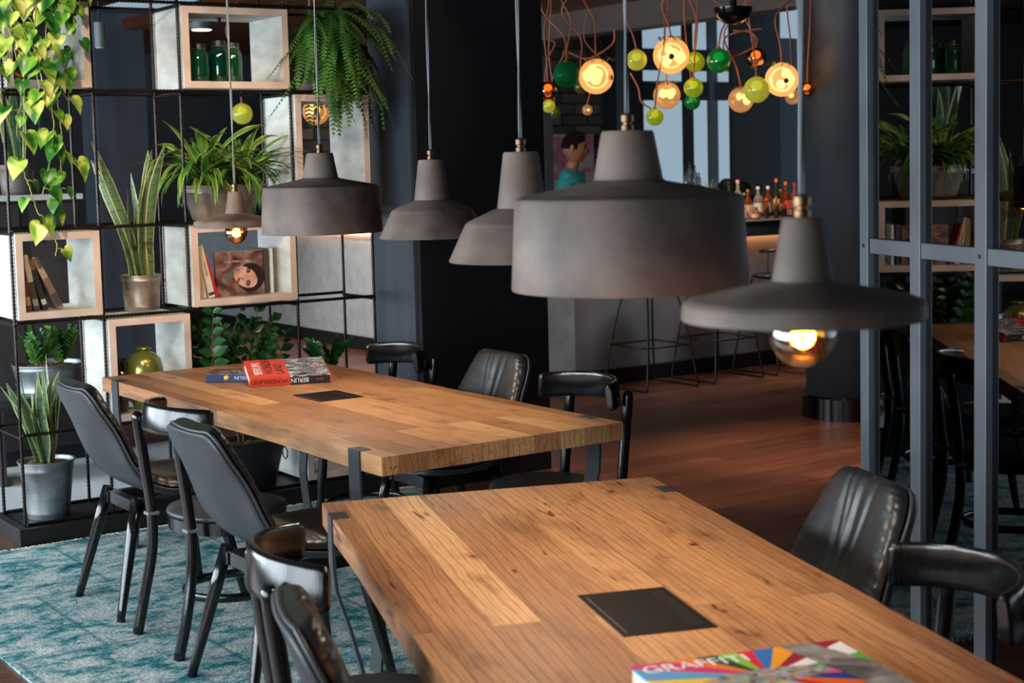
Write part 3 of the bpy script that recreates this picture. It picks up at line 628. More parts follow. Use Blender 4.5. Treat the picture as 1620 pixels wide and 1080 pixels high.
bC = tbox(2, 3, .992, 1.402, 'timber box holding an art book with a portrait cover')
bD = tbox(1, 2, .49, .992, 'tall timber box holding a round olive vase, beyond the far table corner')
bE = tbox(3, 4, 1.402, 2.018, 'tall empty timber box below the fern at the right end of the shelf')
bF = tbox(0, 1, 2.018, 2.425, 'timber box behind the trailing pothos, holding a round tin')
bG = tbox(3, 4, .085, .49, 'low timber box on the plinth, seen below the far table top')

# ---------------------------------------------------------------- plants
def strap(m, pts, ws, hint, mi=0, me=None, fold=.15, em=.82):
    pts = [V(p) for p in pts]; k = len(pts); rows = []
    for i, p in enumerate(pts):
        d = (pts[min(i+1, k-1)]-pts[max(i-1, 0)]).normalized(); a = d.cross(V(hint)); a = a.normalized() if a.length > 1e-4 else V((1, 0, 0)); nn = a.cross(d)
        w_ = ws[i]; rows.append([p-a*w_+nn*w_*fold, p-a*w_*em+nn*w_*fold*em, p, p+a*w_*em+nn*w_*fold*em, p+a*w_+nn*w_*fold])
    o = len(m.v); m.v += [tuple(v) for r in rows for v in r]
    for i in range(k-1):
        for j in range(4):
            m.f.append((o+i*5+j, o+i*5+j+1, o+(i+1)*5+j+1, o+(i+1)*5+j)); m.mi.append(me if (me is not None and j in (0, 3)) else mi); m.sm.append(True)
def sansevieria(parent, loc, n, hmin, hmax, w0, seed, lean=.28, bias=(0, 0)):
    r = random.Random(seed); m = MB()
    for i in range(n):
        a = r.uniform(0, 2*pi); rad = r.uniform(.01, .05); h = r.uniform(hmin, hmax); le = r.uniform(.02, lean)*h; ph = r.uniform(0, pi); tw = r.uniform(-1, 1)
        p0 = V((cos(a)*rad, sin(a)*rad, 0)); dr = V((cos(a)+bias[0], sin(a)+bias[1], 0)); pts = []; ws = []
        for k in range(11):
            f = k/10; pts.append(p0+dr*le*(f**1.7)+V((.01*sin(f*5+ph), .01*cos(f*4+ph), h*f)))
            ws.append(w0*(.62+.5*sin(min(f*1.25, 1)*pi*.62))*(1 if f < .72 else max(.03, (1-f)/.28)**.7))
        ph2 = ph
        strap(m, pts, ws, (cos(ph2), sin(ph2), 0), 0, 1, .28)
    return m.obj('leaves', ['san', 'sanedge'], parent, loc=loc)
def soil(parent, r, z, sx=1, seed=1):
    rr = random.Random(seed); m = MB(); rows = []
    for k in range(7):
        q = k/6; rows.append([(cos(2*pi*j/20)*r*q*sx+.0001*k, sin(2*pi*j/20)*r*q, z+(.022*(1-q**3)*rr.uniform(.2, 1.2))) for j in range(20)])
    m.grid(rows, closed=True); return m.obj('soil', 'soil', parent)
def bucket(parent, r0, r1, h, m_, handle=False, rings=True):
    pr = [(.0005, 0), (r0, 0), (r0+.002, .004)]
    pr += [(r0+(r1-r0)*.08, h*.08), (r0+(r1-r0)*.1+.002, h*.1), (r0+(r1-r0)*.12, h*.12)] if rings else []
    pr += [(r0+(r1-r0)*.82, h*.82), (r0+(r1-r0)*.84+.003, h*.845), (r0+(r1-r0)*.87, h*.87)] if rings else []
    pr += [(r1, h-.006), (r1+.005, h-.004), (r1+.005, h+.001), (r1, h+.002), (r1-.003, h-.002), (r1-.004, h-.03), (.0005, h-.03)]
    b = MB().lathe(pr, 40).obj('pot', m_, parent, autos=50)
    if handle:
        MB().tube([(r1*cos(a)*1.04, .3*r1*sin(a)-r1*.6, h*.85-sin(a)*r1*.75) for a in [pi*i/14 for i in range(15)]], .0025, 6).obj('handle', 'rebar', parent)
    return b
def potted_san(p, rz, label, r0, r1, h, m_, n, hm, hx, w0, seed, handle=False, lean=.28, bias=(0, 0), group=None):
    t = thing('potted_snake_plant', p, rz, label, 'plant', group)
    bucket(t, r0, r1, h, m_, handle); soil(t, r1-.006, h-.022, seed=seed); sansevieria(t, (0, 0, h-.03), n, hm, hx, w0, seed, lean, bias); return t
potted_san(rm(2.70, 7.08, ZR[2]+.006), AR, 'snake plant in a weathered metal bucket on the middle rail of the shelf', .08, .092, .165, 'galvwarm', 15, .40, .68, .022, 4, True, .26, (-.25, 0))
potted_san(rm(2.20, 7.06, .079), AR, 'snake plant in a galvanised bucket on the black plinth, at the left end', .092, .125, .265, 'galv', 30, .26, .50, .0175, 9, False, .36)
def oval_tub(parent, a, b_, h, m_):
    m = MB(); rows = []
    for z, f in ((0, .001), (0, .72), (.004, .74), (h*.75, .93), (h*.79, .955), (h*.83, .94), (h*.88, .965), (h-.005, .985), (h-.003, 1.01), (h+.002, 1.01), (h+.002, .985), (h-.03, .96), (h-.03, .001)):
        rows.append([(cos(2*pi*j/48)*a*f, math.copysign(abs(sin(2*pi*j/48))**.8, sin(2*pi*j/48))*b_*f, z) for j in range(48)])
    m.grid(rows, closed=True).obj('pot', m_, parent, autos=45)
    for sx in (-1, 1): MB().tube([(sx*(a*.97+.012), .028*cos(t_), h*.62+.03*sin(t_)) for t_ in [2*pi*k/18 for k in range(18)]], .0035, 6, closed=True).obj('ring_handle', 'galv', parent)
def arching(parent, loc, n, lmin, lmax, w0, seed, m_=('dra', 'drae'), up=1.0, bias=(0, 0)):
    r = random.Random(seed); m = MB()
    for i in range(n):
        a = r.uniform(0, 2*pi); Ln = r.uniform(lmin, lmax); el = r.uniform(.5, 1.4); pts = []; ws = []
        p = V((cos(a)*.012, sin(a)*.012, r.uniform(0, .07))); dr = V((cos(a)+bias[0], sin(a)+bias[1], 0)); e = el; st = Ln/12; droop = r.uniform(.07, .21)
        for k in range(13):
            f = k/12; pts.append(V(p)); ws.append(w0*(.35+.65*sin(min(1, f*1.6)*pi/2))*(1 if f < .55 else max(.02, (1-f)/.45)**.8)); p = p+(dr*cos(e)+V((0, 0, sin(e)*up)))*st; e -= droop
        strap(m, pts, ws, (0, 0, 1) if el < 1.1 else (cos(a), sin(a), .3), 0, 1 if r.random() < .75 else 0, .25, .78)
    return m.obj('leaves', [m_[0], m_[1]], parent, loc=loc)
tb = thing('planter_tub', rm(3.135, 7.09, ZR[3]+.006), AR, 'oval zinc tub of arching striped leaves on the shelf rail above the books', 'plant')
oval_tub(tb, .205, .12, .165, 'galvwarm'); soil(tb, .115, .135, 1.65, 3)
arching(tb, (-.09, 0, .14), 70, .24, .42, .018, 11, up=1.15, bias=(0, -.15)); arching(tb, (.09, -.01, .14), 65, .22, .40, .0175, 12, up=1.1, bias=(0, -.15))
def zz(parent, loc, n, h, seed, spread=.5, ll=.082, m_='zz'):
    r = random.Random(seed); m = MB()
    for i in range(n):
        a = r.uniform(0, 2*pi); H = h*r.uniform(.6, 1); sp_ = r.uniform(.1, spread)*H; pts = []
        for k in range(13): f = k/12; pts.append(V((cos(a)*(.012+sp_*f**1.6), sin(a)*(.012+sp_*f**1.6), H*f*(1-.12*f))))
        m.tube(pts, [.0045*(1-.7*k/12) for k in range(13)], 5, 1)
        sd = V((-sin(a), cos(a), 0))
        for k in range(3, 13):
            for sg in (-1, 1):
                p = pts[k]; d = (sd*sg*.85+V((cos(a)*.35, sin(a)*.35, .45+r.uniform(-.2, .2)))).normalized(); Lf = ll*r.uniform(.75, 1.15)*(1 if k < 11 else .7)
                q = [p+d*Lf*j/5-V((0, 0, .10*Lf*(j/5)**2)) for j in range(6)]
                strap(m, q, [Lf*x for x in (.05, .24, .31, .27, .15, .01)], (cos(a), sin(a), .6), 0, None, .2)
    return m.obj('leaves', [m_, 'stem'], parent, loc=loc)
t = thing('planter_tub', rm(3.16, 7.06, .079), AR, 'dark oval tub with glossy leaved stems on the plinth behind the far table', 'plant')
oval_tub(t, .24, .13, .235, 'woodbox'); soil(t, .12, .205, 1.8, 5); zz(t, (-.14, 0, .2), 9, .86, 21, .35); zz(t, (.02, .02, .2), 8, .90, 22, .35); zz(t, (.15, 0, .2), 6, .66, 24)
t = thing('potted_plant', rm(3.655, 7.06, .49), AR, 'small leafy plant in a dark pot behind the far table, on the low timber box', 'plant')
bucket(t, .06, .08, .13, 'woodbox', rings=False); soil(t, .074, .11); zz(t, (0, 0, .1), 9, .24, 31, .9, .055)
# fern
t = thing('hanging_fern', rm(3.66, 7.05, ZR[4]+.008), AR, 'bushy green fern spilling from a grey pot on the top right of the shelf', 'plant')
bucket(t, .10, .135, .19, 'concrete', rings=False); soil(t, .128, .165)
def fern(parent, loc, n, seed):
    r = random.Random(seed); m = MB()
    for i in range(n):
        a = r.uniform(0, 2*pi); a = -a if (cos(a) < -.1 and sin(a) > 0) else a; a = a+1.3 if (cos(a) < -.75) else a; Ln = r.uniform(.24, .54)*(1.12-.14*cos(a+pi)); e = r.uniform(-.5, 1.45); K = 26; p = V((cos(a)*.03, sin(a)*.03, .02)); pts = []; droop = r.uniform(.07, .15); st = Ln/K; a2 = a; yaw = r.uniform(-.05, .05); lim = -r.uniform(.8, 1.5)
        for k in range(K+1):
            pts.append(V(p)); p = p+V((cos(a2)*cos(e), sin(a2)*cos(e), sin(e)))*st; e = max(e-droop*(1.25-.02*k), lim); a2 += yaw
        m.tube(pts, .0013, 4, 1)
        for k in range(2, K):
            d = (pts[k+1]-pts[k-1]).normalized(); sd = d.cross(V((0, 0, 1))); sd = sd.normalized() if sd.length > .05 else V((-sin(a), cos(a), 0)); nn = sd.cross(d)
            f = k/K; ll = .054*sin(min(f*3.4, 1)*pi/2)*(1-f)**.55+.003; wd = .0060
            for sg in (-1, 1):
                dd = (sd*sg+d*.35-nn*.22+V((0, 0, -.12))).normalized(); q0 = pts[k]
                q = [q0-d*wd, q0+d*wd, q0+dd*ll*.6+d*wd*.9, q0+dd*ll, q0+dd*ll*.55-d*wd*.8]
                m.add(q, [(0, 1, 2, 4), (4, 2, 3)], 0, False)
    return m.obj('fronds', ['fern', 'stem'], parent, loc=loc)
fern(t, (0, -.02, .25), 190, 5)
# pothos with hanging vines
t = thing('trailing_pothos', rm(2.23, 6.98, 2.435), AR, 'yellow green pothos trailing down in front of the left end of the shelf', 'plant')
bucket(t, .09, .12, .17, 'concrete', rings=False); soil(t, .114, .145)
def heart(m, p, d, nrm, size, r):
    """heart shaped leaf; d = direction of tip"""
    d = V(d).normalized(); a = d.cross(V(nrm)).normalized(); nn = a.cross(d)
    rows = []
    prof = [(-.18, .30, .0), (-.10, .42, .03), (.05, .50, .04), (.25, .49, .04), (.45, .40, .03), (.65, .26, .0), (.85, .11, -.04), (1.0, .005, -.10)]
    o = len(m.v); vs = []
    for (y, w_, dz) in prof:
        yc = max(y, 0) if y < 0 else y
        for x in (-1, -.55, 0, .55, 1):
            yy = y if abs(x) > .3 else max(y, 0.0)
            vs.append(V(p)+d*size*yy+a*size*x*w_+nn*size*(abs(x)*.16*w_/.5+dz*1.2+r.uniform(-.01, .01)))
    m.add(vs, [(i*5+j, i*5+j+1, (i+1)*5+j+1, (i+1)*5+j) for i in range(7) for j in range(4)], 0, True)
def vines(parent, root_world, seed):
    r = random.Random(seed); m = MB(); inv = parent.matrix_world.inverted() if False else Matrix.Rotation(-AR, 4, 'Z') @ Matrix.Translation(-V(parent.location))
    def wp(px, py, t_=6.80): s, z = on_t(px, py, t_); return inv @ rm(s, t_, z)
    paths = [([(70, -110), (40, -40), (38, 60), (38, 170), (37, 260), (48, 300), (60, 335), (75, 360), (90, 385), (88, 405)], 6.80),
             ([(80, -100), (78, -30), (72, 60), (77, 130), (84, 185), (82, 240), (72, 290), (66, 310)], 6.78),
             ([(90, -100), (92, -20), (95, 60), (88, 130), (95, 190), (96, 240), (96, 280), (90, 325), (72, 355)], 6.83),
             ([(60, -110), (20, -60), (15, 0), (35, 50), (55, 100), (62, 150), (50, 175), (12, 172)], 6.76),
             ([(100, -100), (110, -40), (112, 10), (118, 50), (108, 95), (92, 130), (108, 158), (116, 150)], 6.80),
             ([(50, -110), (0, -70), (-20, -10), (-12, 60), (-6, 120), (5, 165)], 6.80),
             ([(95, 215), (104, 238), (115, 255), (122, 262)], 6.80),
             ([(90, -110), (60, -50), (58, 10), (52, 60), (62, 110), (75, 165)], 6.74),
             ([(30, -110), (10, -50), (5, 10), (18, 60), (28, 105)], 6.78), ([(100, -110), (130, -60), (128, -10), (120, 20)], 6.82), ([(90, -110), (80, -60), (88, -10), (100, 30)], 6.76)]
    for pi_, (pp, tt) in enumerate(paths):
        pts = curve([wp(x, y, tt+r.uniform(-.01, .01)) for x, y in pp], 7); pts = [p+V((r.uniform(-.003, .003), r.uniform(-.003, .003), 0)) for p in pts]
        m.tube(pts, .0026, 5, 1)
        acc = 0; nxt = .03; sg = 1
        for i in range(1, len(pts)):
            acc += (pts[i]-pts[i-1]).length
            if acc > nxt:
                acc = 0; low = pts[i].z < -.32
                nxt = r.uniform(.05, .10) if low else r.uniform(.032, .065); sg = -sg
                out = V((sg*r.uniform(.3, 1), r.uniform(-1, -.2), r.uniform(-.5, .3))).normalized(); st_ = r.uniform(.015, .04); q = pts[i]+out*st_
                m.tube([pts[i], pts[i]+out*st_*.5+V((0, 0, .006)), q], .0016, 4, 1)
                d = V((out.x*.55, out.y*.3, -1+r.uniform(-.1, .5))).normalized(); nr = V((out.x*r.uniform(.1, 1.9), -1, r.uniform(-.3, 1.3)))
                heart(m, q, d, nr, r.uniform(.05, .10), r)
    return m.obj('vines', ['pothos', 'vine'], parent)
vines(t, None, 14)

# ---------------------------------------------------------------- jars, tins, vase
def jar(s, t_, z, r_, h, label, m_='jar'):
    t = thing('glass_jar', rm(s, t_, z), AR, label, 'jar', 'green glass jars')
    MB().lathe([(.0005, .001), (r_*.95, .001), (r_, .006), (r_, h*.66), (r_*.92, h*.75), (r_*.66, h*.83), (r_*.62, h*.86), (r_*.62, h*.97)], 28).obj('jar_body', m_, t)
    MB().lathe([(.0005, h*.985), (r_*.7, h*.985), (r_*.7, h*.88), (r_*.64, h*.88)], 28).obj('lid', 'rim', t, autos=40)
    MB().tube([(r_*.72*cos(a), r_*.72*sin(a), h*.86) for a in [2*pi*k/20 for k in range(20)]], .002, 5, closed=True).obj('wire_clip', 'galv', t)
zA = bA[1]
jar(3.02, 7.03, zA, .046, .185, 'leftmost green glass jar in the top timber box, pale green')
jar(3.135, 7.06, zA, .048, .205, 'tallest dark green glass jar, in the middle of the jar box', 'jardark')
jar(3.225, 7.10, zA, .044, .20, 'rightmost green glass jar in the top timber box')
jar(3.06, 7.17, zA, .044, .18, 'green glass jar standing behind the other jars', 'jardark')
t = thing('round_tin', rm(2.15, 7.0, bF[1]), AR, 'round dark tin with an orange ring standing on edge behind the pothos', 'tin')
MB().lathe([(.0005, 0), (.052, 0), (.056, .004), (.056, .04), (.0005, .04)], 36).obj('tin_body', 'rim', t, loc=(0, 0, .057), rot=(R(90), 0, 0), autos=40)
MB().lathe([(.034, .0), (.044, .0), (.044, .002), (.034, .002)], 36).obj('orange_ring', solid((186, 84, 40), .4), t, loc=(0, -.0405, .057), rot=(R(90), 0, 0))
tag(MB().lathe([(.0005, 0), (.045, 0), (.05, .01), (.05, .13), (.045, .14), (.0005, .14)], 28).obj('canister', 'pale', loc=rm(2.34, 7.06, bF[1]), autos=40), 'pale grey canister behind the pothos in the left top box', 'canister')
t = thing('round_vase', rm(2.665, 7.0, bD[1]), AR, 'olive gold round shouldered vase in the tall timber box beyond the table', 'vase')
MB().lathe([(.0005, 0), (.05, 0), (.075, .06), (.087, .14), (.088, .19), (.078, .235), (.055, .262), (.030, .272), (.026, .276), (.030, .282), (.038, .286), (.036, .290), (.024, .286), (.02, .27), (.0005, .27)], 40).obj('vase_body', 'vase', t, autos=60)
for i, (s, c_) in enumerate(((2.545, 'amber brown glass tumbler at the left wall of the vase box'), (2.578, 'amber brown glass tumbler touching the olive vase side'))):
    tag(MB().lathe([(.0005, 0), (.024, 0), (.028, .24), (.026, .24), (.022, .01), (.0005, .01)], 20).obj('glass_tumbler', shell_glass('brown glass', (92, 60, 30), .3), loc=rm(s, 6.98+i*.075, bD[1])), c_, 'glass', 'amber tumblers')

# ---------------------------------------------------------------- books
def book(loc, rz, th, h, d, spine, label, lean=0, group=None, cover=None, txt=None, tc=(230, 230, 225), bands=None):
    """standing book, spine towards -y, thickness along x"""
    t = thing('book', loc, rz, label, 'book', group); t.rotation_euler = (0, R(-lean), rz)
    cm = solid(spine, .45); m = MB(); m.box(0, .003, 0, d, 0, h); m.box(th-.003, th, 0, d, 0, h); m.box(.003, th-.003, 0, .003, 0, h); m.obj('cover', cm if not cover else cover, t)
    MB().box(.003, th-.003, .003, d-.004, .003, h-.003).obj('pages', 'paper', t)
    for (z0, z1, c_) in (bands or []): MB().box(.001, th-.001, -.0006, 0, h*z0, h*z1).obj('spine_label', solid(c_, .5), t)
    if txt: text('spine_text', txt, th*.5, solid(tc), t, Matrix.Translation((th/2, -.0012, h*.55)) @ Matrix.Rotation(R(90), 4, 'Y') @ Matrix.Rotation(R(90), 4, 'X'))
    return t
zB = bB[1]; fl = lambda a: a
for (s, th, h, c_, ln, lab, bd) in ((2.098, .014, .23, (44, 36, 30), 2, 'thinnest dark book against the left wall of the left book box', None),
        (2.118, .022, .262, (96, 52, 34), 5.5, 'rust brown worn book, second from the left in the left book box', [(.1, .25, (170, 140, 90)), (.6, .9, (60, 40, 34))]),
        (2.150, .026, .262, (70, 62, 56), 10, 'book with a pale upper spine in the middle of the left book box', [(.5, .97, (196, 176, 156)), (.08, .2, (150, 140, 120))]),
        (2.192, .023, .25, (40, 40, 44), 15, 'dark book with small pale label, fourth in the left book box', [(.1, .2, (190, 186, 176)), (.75, .95, (110, 80, 60))]),
        (2.258, .028, .255, (128, 98, 78), 25, 'tan mottled book leaning most, rightmost in the left book box', [(.05, .3, (70, 60, 56)), (.6, .8, (180, 150, 120))])):
    book(rm(s, 6.955, zB+.001), AR, th, h, .19, c_, lab, ln, 'leaning books in the left box', bands=bd)
zC = bC[1]
book(rm(2.948, 6.96, zC+.001), AR, .028, .245, .19, (222, 212, 196), 'cream book nearest the left wall of the art book box', 7, 'books in the portrait box')
book(rm(2.992, 6.96, zC+.001), AR, .030, .255, .19, (228, 222, 212), 'white book with small red spine words, between cream and red books', 12.5, 'books in the portrait box', bands=[(.04, .10, (70, 60, 60))], txt='THE PARIS', tc=(160, 60, 50))
book(rm(3.030, 6.965, zC+.001), AR, .014, .225, .19, (196, 40, 38), 'slim red book leaning beside the art book', 16, 'books in the portrait box')
for (s, th, c_, lab) in ((3.300, .024, (70, 66, 66), 'dark grey book standing behind the art book'), (3.335, .014, (206, 206, 200), 'thin pale book at the right end of the art book box')):
    book(rm(s, 7.00, zC+.001), AR, th, .22, .17, c_, lab, 0, 'books in the portrait box')
t = thing('art_book', rm(3.158, 6.985, zC+.001), AR, 'art book facing out with a sideways painted portrait on its cover', 'book'); t.rotation_euler = (R(-4), 0, AR)
MB().box(-.115, .135, 0, .022, 0, .215).obj('cover', patches('dusky painted cover', [(40, 30, 30), (96, 62, 58), (150, 120, 112), (70, 40, 40)], 9, .4), t)
MB().box(-.112, .1355, .003, .019, .002, .2155).obj('pages', 'paper', t)
fc = patches('painted skin', [(150, 98, 84), (206, 158, 138), (224, 180, 160)], 12, .45)
def flat_blob(name, pts, m_, z=-.0008, par=None, th=.0006): MB().add([(x, z, y) for x, y in pts]+[(x, z+th, y) for x, y in pts], [tuple(range(len(pts)))]).obj(name, m_, par or t)
ell = lambda cx_, cy_, a, b_, rot=0, n=22: [(cx_+a*cos(q)*cos(rot)-b_*sin(q)*sin(rot), cy_+a*cos(q)*sin(rot)+b_*sin(q)*cos(rot)) for q in [2*pi*k/n for k in range(n)]]
flat_blob('painted_hair', ell(.065, .085, .074, .070, .35), solid((34, 24, 24)), -.0006)
flat_blob('painted_face', ell(.038, .087, .066, .048, -.55), fc, -.0010)
flat_blob('painted_neck', [(-.06, .06), (-.02, .10), (-.01, .14), (-.075, .10)], solid((96, 100, 92)), -.0008)
for cx_, cy_ in ((.055, .120), (.050, .058)): 
    flat_blob('painted_eye', ell(cx_, cy_, .010, .014, -.3), solid((40, 24, 24)), -.0014); flat_blob('eye_glint', ell(cx_-.001, cy_+.001, .003, .004), solid((210, 200, 190)), -.0017)
flat_blob('painted_mouth', ell(-.002, .072, .007, .017, -.55), solid((140, 60, 56)), -.0014); flat_blob('painted_nose', ell(.020, .080, .012, .005, -.5), solid((170, 110, 96)), -.0014)
text('title', 'Every Wall Is a Door', .0165, solid((214, 196, 190)), t, Matrix.Translation((.002, -.0016, .166)) @ Matrix.Rotation(R(90), 4, 'X'))

# books on the tables
def flatbook(name, loc, rz, lx, ly, th, cover, spine, label, tilt=0, spine_len=None):
    """lying book, spine along x at y=0 (towards the viewer), pages inside"""
    t = thing(name, loc, rz, label, 'book'); t.rotation_euler = (R(tilt), 0, rz)
    m = MB(); m.box(0, lx, 0, ly, 0, .003, 1); m.box(0, lx, 0, ly, th-.003, th, 0); m.box(0, lx, 0, .003, .003, th-.003, 1); m.obj('cover', [cover, spine], t)
    MB().box(.003, lx-.003, .003, ly-.004, .003, th-.003).obj('pages', 'paper', t); return t
d0 = rm(2.696, 5.900, .752); 
rb = AR+math.atan2(-.33, .945)
blk = patches('night photo cover', [(30, 34, 60), (70, 60, 90), (150, 110, 90), (40, 60, 110)], 14, .3, (1, 2, 1))
tb = flatbook('book', rm(2.618, 6.165, .752), AR+R(-38), .24, .17, .036, blk, solid((28, 48, 92), .3), 'blue travel book sticking out under the red and black book')
text('spine_text', 'BERLIN', .021, solid((210, 210, 220)), tb, Matrix.Translation((.155, -.0008, .018)) @ Matrix.Rotation(R(90), 4, 'X') @ Matrix.Rotation(pi, 4, 'Z'))
MB().lathe([(.0005, -.0004), (.011, -.0004), (.011, .0006), (.0005, .0006)], 18).obj('spine_emblem', solid((220, 180, 70)), tb, loc=(.088, -.0004, .018), rot=(R(90), 0, 0))
text('cover_text', 'BERLIN', .05, solid((190, 180, 150)), tb, Matrix.Translation((.12, .07, .0362)) @ Matrix.Rotation(pi, 4, 'Z'))
redc, blc = solid((228, 72, 54), .4), patches('black and white crowd photo', [(8, 8, 9), (150, 150, 152), (20, 20, 22), (225, 225, 228), (30, 30, 32)], 20, .3, (1, 2.4, 1))
bb = thing('picture_book', d0, rb, 'thick book with half red, half black and white cover on the far table', 'book'); bb.rotation_euler = (R(10.5), 0, rb)
LX, LY, TH = .335, .25, .036
MB().box(0, LX*.5, 0, LY, TH-.003, TH).box(0, LX*.5, 0, .003, .003, TH-.003).box(0, LX*.5, 0, LY, 0, .003).obj('red_cover', redc, bb)
MB().box(LX*.5, LX, 0, LY, TH-.003, TH).obj('photo_cover', blc, bb); MB().box(LX*.5, LX, 0, .003, .003, TH-.003).box(LX*.5, LX, 0, LY, 0, .003).obj('black_spine', solid((34, 36, 40)), bb)
MB().box(LX, LX+.003, 0, LY, 0, TH).obj('red_edge', redc, bb)
MB().box(.004, LX-.004, .004, LY-.004, .003, TH-.003).obj('pages', 'paper', bb)
sp = Matrix.Rotation(R(90), 4, 'X') @ Matrix.Rotation(pi, 4, 'Z')
text('spine_title', 'WONDERLAND', .026, solid((40, 26, 26)), bb, Matrix.Translation((LX*.25, -.0006, TH/2)) @ sp, sx=.82)
text('spine_title', 'BERLIN', .028, solid((235, 235, 235)), bb, Matrix.Translation((LX*.62, -.0006, TH/2)) @ sp, sx=.85)
text('spine_author', 'BERLIN', .010, solid((220, 70, 60)), bb, Matrix.Translation((LX*.87, -.0006, TH/2)) @ sp)
for k, (wd, c_) in enumerate((('BERLIN', (240, 236, 232)), ('WONDER', (30, 24, 24)), ('LAND', (30, 24, 24)))):
    text('cover_title', wd, .050, solid(c_), bb, Matrix.Translation((.045+.045*k, .045, TH+.0003)) @ Matrix.Rotation(R(90), 4, 'Z'), align='LEFT', sx=1.0)
text('cover_author', 'ANKE FESEL', .010, solid((214, 70, 60)), bb, Matrix.Translation((LX*.87, .12, TH+.0003)) @ Matrix.Rotation(R(90), 4, 'Z'))
# big colourful book on the near table
nb = thing('picture_book', pt(.852, 2.212, .752), AP, 'large book with rainbow ray cover on the near table, bottom edge of the picture', 'book'); nb.rotation_euler = (0, 0, AP+R(3))
LX, LY, TH = .40, .26, .034
MB().box(0, LX, 0, LY, 0, .003).box(0, LX, 0, .003, .003, TH-.003).obj('black_cover', solid((22, 20, 20), .35), nb)
MB().box(-.20, LX-.20, -.13, LY-.13, TH-.003, TH).obj('front_cover', rays_mat(), nb, loc=(.20, .13, 0))
MB().box(.004, LX-.004, .004, LY-.004, .003, TH-.003).obj('pages', 'paper', nb)
MB().add([(x, y, TH+z) for z in (0, .0005) for x, y in ((.285, LY), (.345, LY), (.40, .12), (.40, 0), (.33, 0), (.33, .06))], [(0, 1, 2, 3, 4, 5), (6, 7, 8, 9, 10, 11)]).obj('grey_figure', patches('grey painted wall', [(88, 86, 84), (160, 158, 156), (206, 204, 202)], 14, .35), nb)
text('cover_title', 'GRAFFITI', .05, solid((238, 240, 246)), nb, Matrix.Translation((.012, LY-.032, TH+.0004)), align='LEFT', sx=.98)
text('spine_publisher', 'TASCHEN', .012, solid((226, 224, 220)), nb, Matrix.Translation((LX-.055, -.0006, TH/2)) @ Matrix.Rotation(R(90), 4, 'X'))
MB().add([(-.006, 0, 0), (.006, 0, 0), (0, 0, .014)], [(0, 1, 2)]).obj('spine_mark', solid((226, 224, 220)), nb, loc=(LX-.10, -.0008, TH/2-.007))
# ================================================================ things beyond the shelf
T8 = 8.75
s0, zt = on_t(-60, 312, T8); s1, _ = on_t(131, 312, T8)
cb = thing('tall_cabinet', rm((s0+s1)/2, T8+.25), AR, 'tall dark cabinet with a white top, beyond the left end of the shelf', 'cabinet')
hw_ = (s1-s0)/2; MB().box(-hw_, hw_, -.25, .25, zt-.03, zt).obj('top', 'white', cb); MB().box(-hw_+.02, hw_-.02, -.235, .25, .0125, zt-.03).obj('body', 'black', cb)
for q in (-1, 0): MB().box(hw_*q+.03, hw_*(q+1)-.03, -.245, -.235, .1, zt-.05).obj('door', 'darkframe', cb)
s_, z_ = on_t(28, 312, T8+.2)
potted_san(rm(s_, T8+.2, zt), AR, 'snake plant in a ribbed stone pot on the dark cabinet beyond the shelf', .085, .10, .17, 'beam', 14, .35, .55, .024, 33, lean=.3)
s_, z_ = on_t(78, 620, 8.35)
bn = thing('low_bench', rm(s_, 8.35), AR, 'low grey bench carrying the zinc tub of plants beyond the shelf', 'bench')
MB().box(-.35, .35, -.16, .2, z_-.04, z_).obj('top', 'darkframe', bn)
for a in (-.32, .29): MB().box(a, a+.03, -.14, .18, 0, z_-.04).obj('leg', 'darkframe', bn)
t = thing('planter_tub', rm(s_, 8.35, z_), AR, 'round zinc tub of dense green leaves beyond the lower left of the shelf', 'plant')
bucket(t, .155, .185, .16, 'galv'); soil(t, .175, .135); zz(t, (-.05, 0, .13), 16, .27, 44, .5, .04, 'fern'); zz(t, (.07, 0, .13), 16, .26, 45, .5, .04, 'fern')
# ceiling fittings seen through the shelf
def cyl_lamp(p, r_, h, lab, lit=False):
    t = thing('ceiling_light', p, 0, lab, 'ceiling light', None)
    MB().lathe([(.0005, 0), (r_*.85, 0), (r_, .0), (r_, h), (.0005, h)], 24).obj('housing', 'frame', t, autos=40)
    MB().tube([(0, 0, h), (0, 0, h+.25)], .006, 6).obj('stem', 'black', t)
    MB().lathe([(.0005, -.004), (r_*.8, -.004), (r_*.8, 0)], 24).obj('lens', emis('lamp lens', (255, 225, 190), 6) if lit else 'pale', t)
p = on_y(159, 75, 9.6); cyl_lamp(p, .036, .15, 'grey cylinder ceiling light seen through the second shelf bay')
p = on_y(319, 47, 10.6); cyl_lamp(p, .08, .05, 'lit round ceiling light seen through the jar box', True)
p = on_y(317, 30, 9.8); cyl_lamp(p, .075, .04, 'unlit round ceiling light above the lit one, through the jar box')

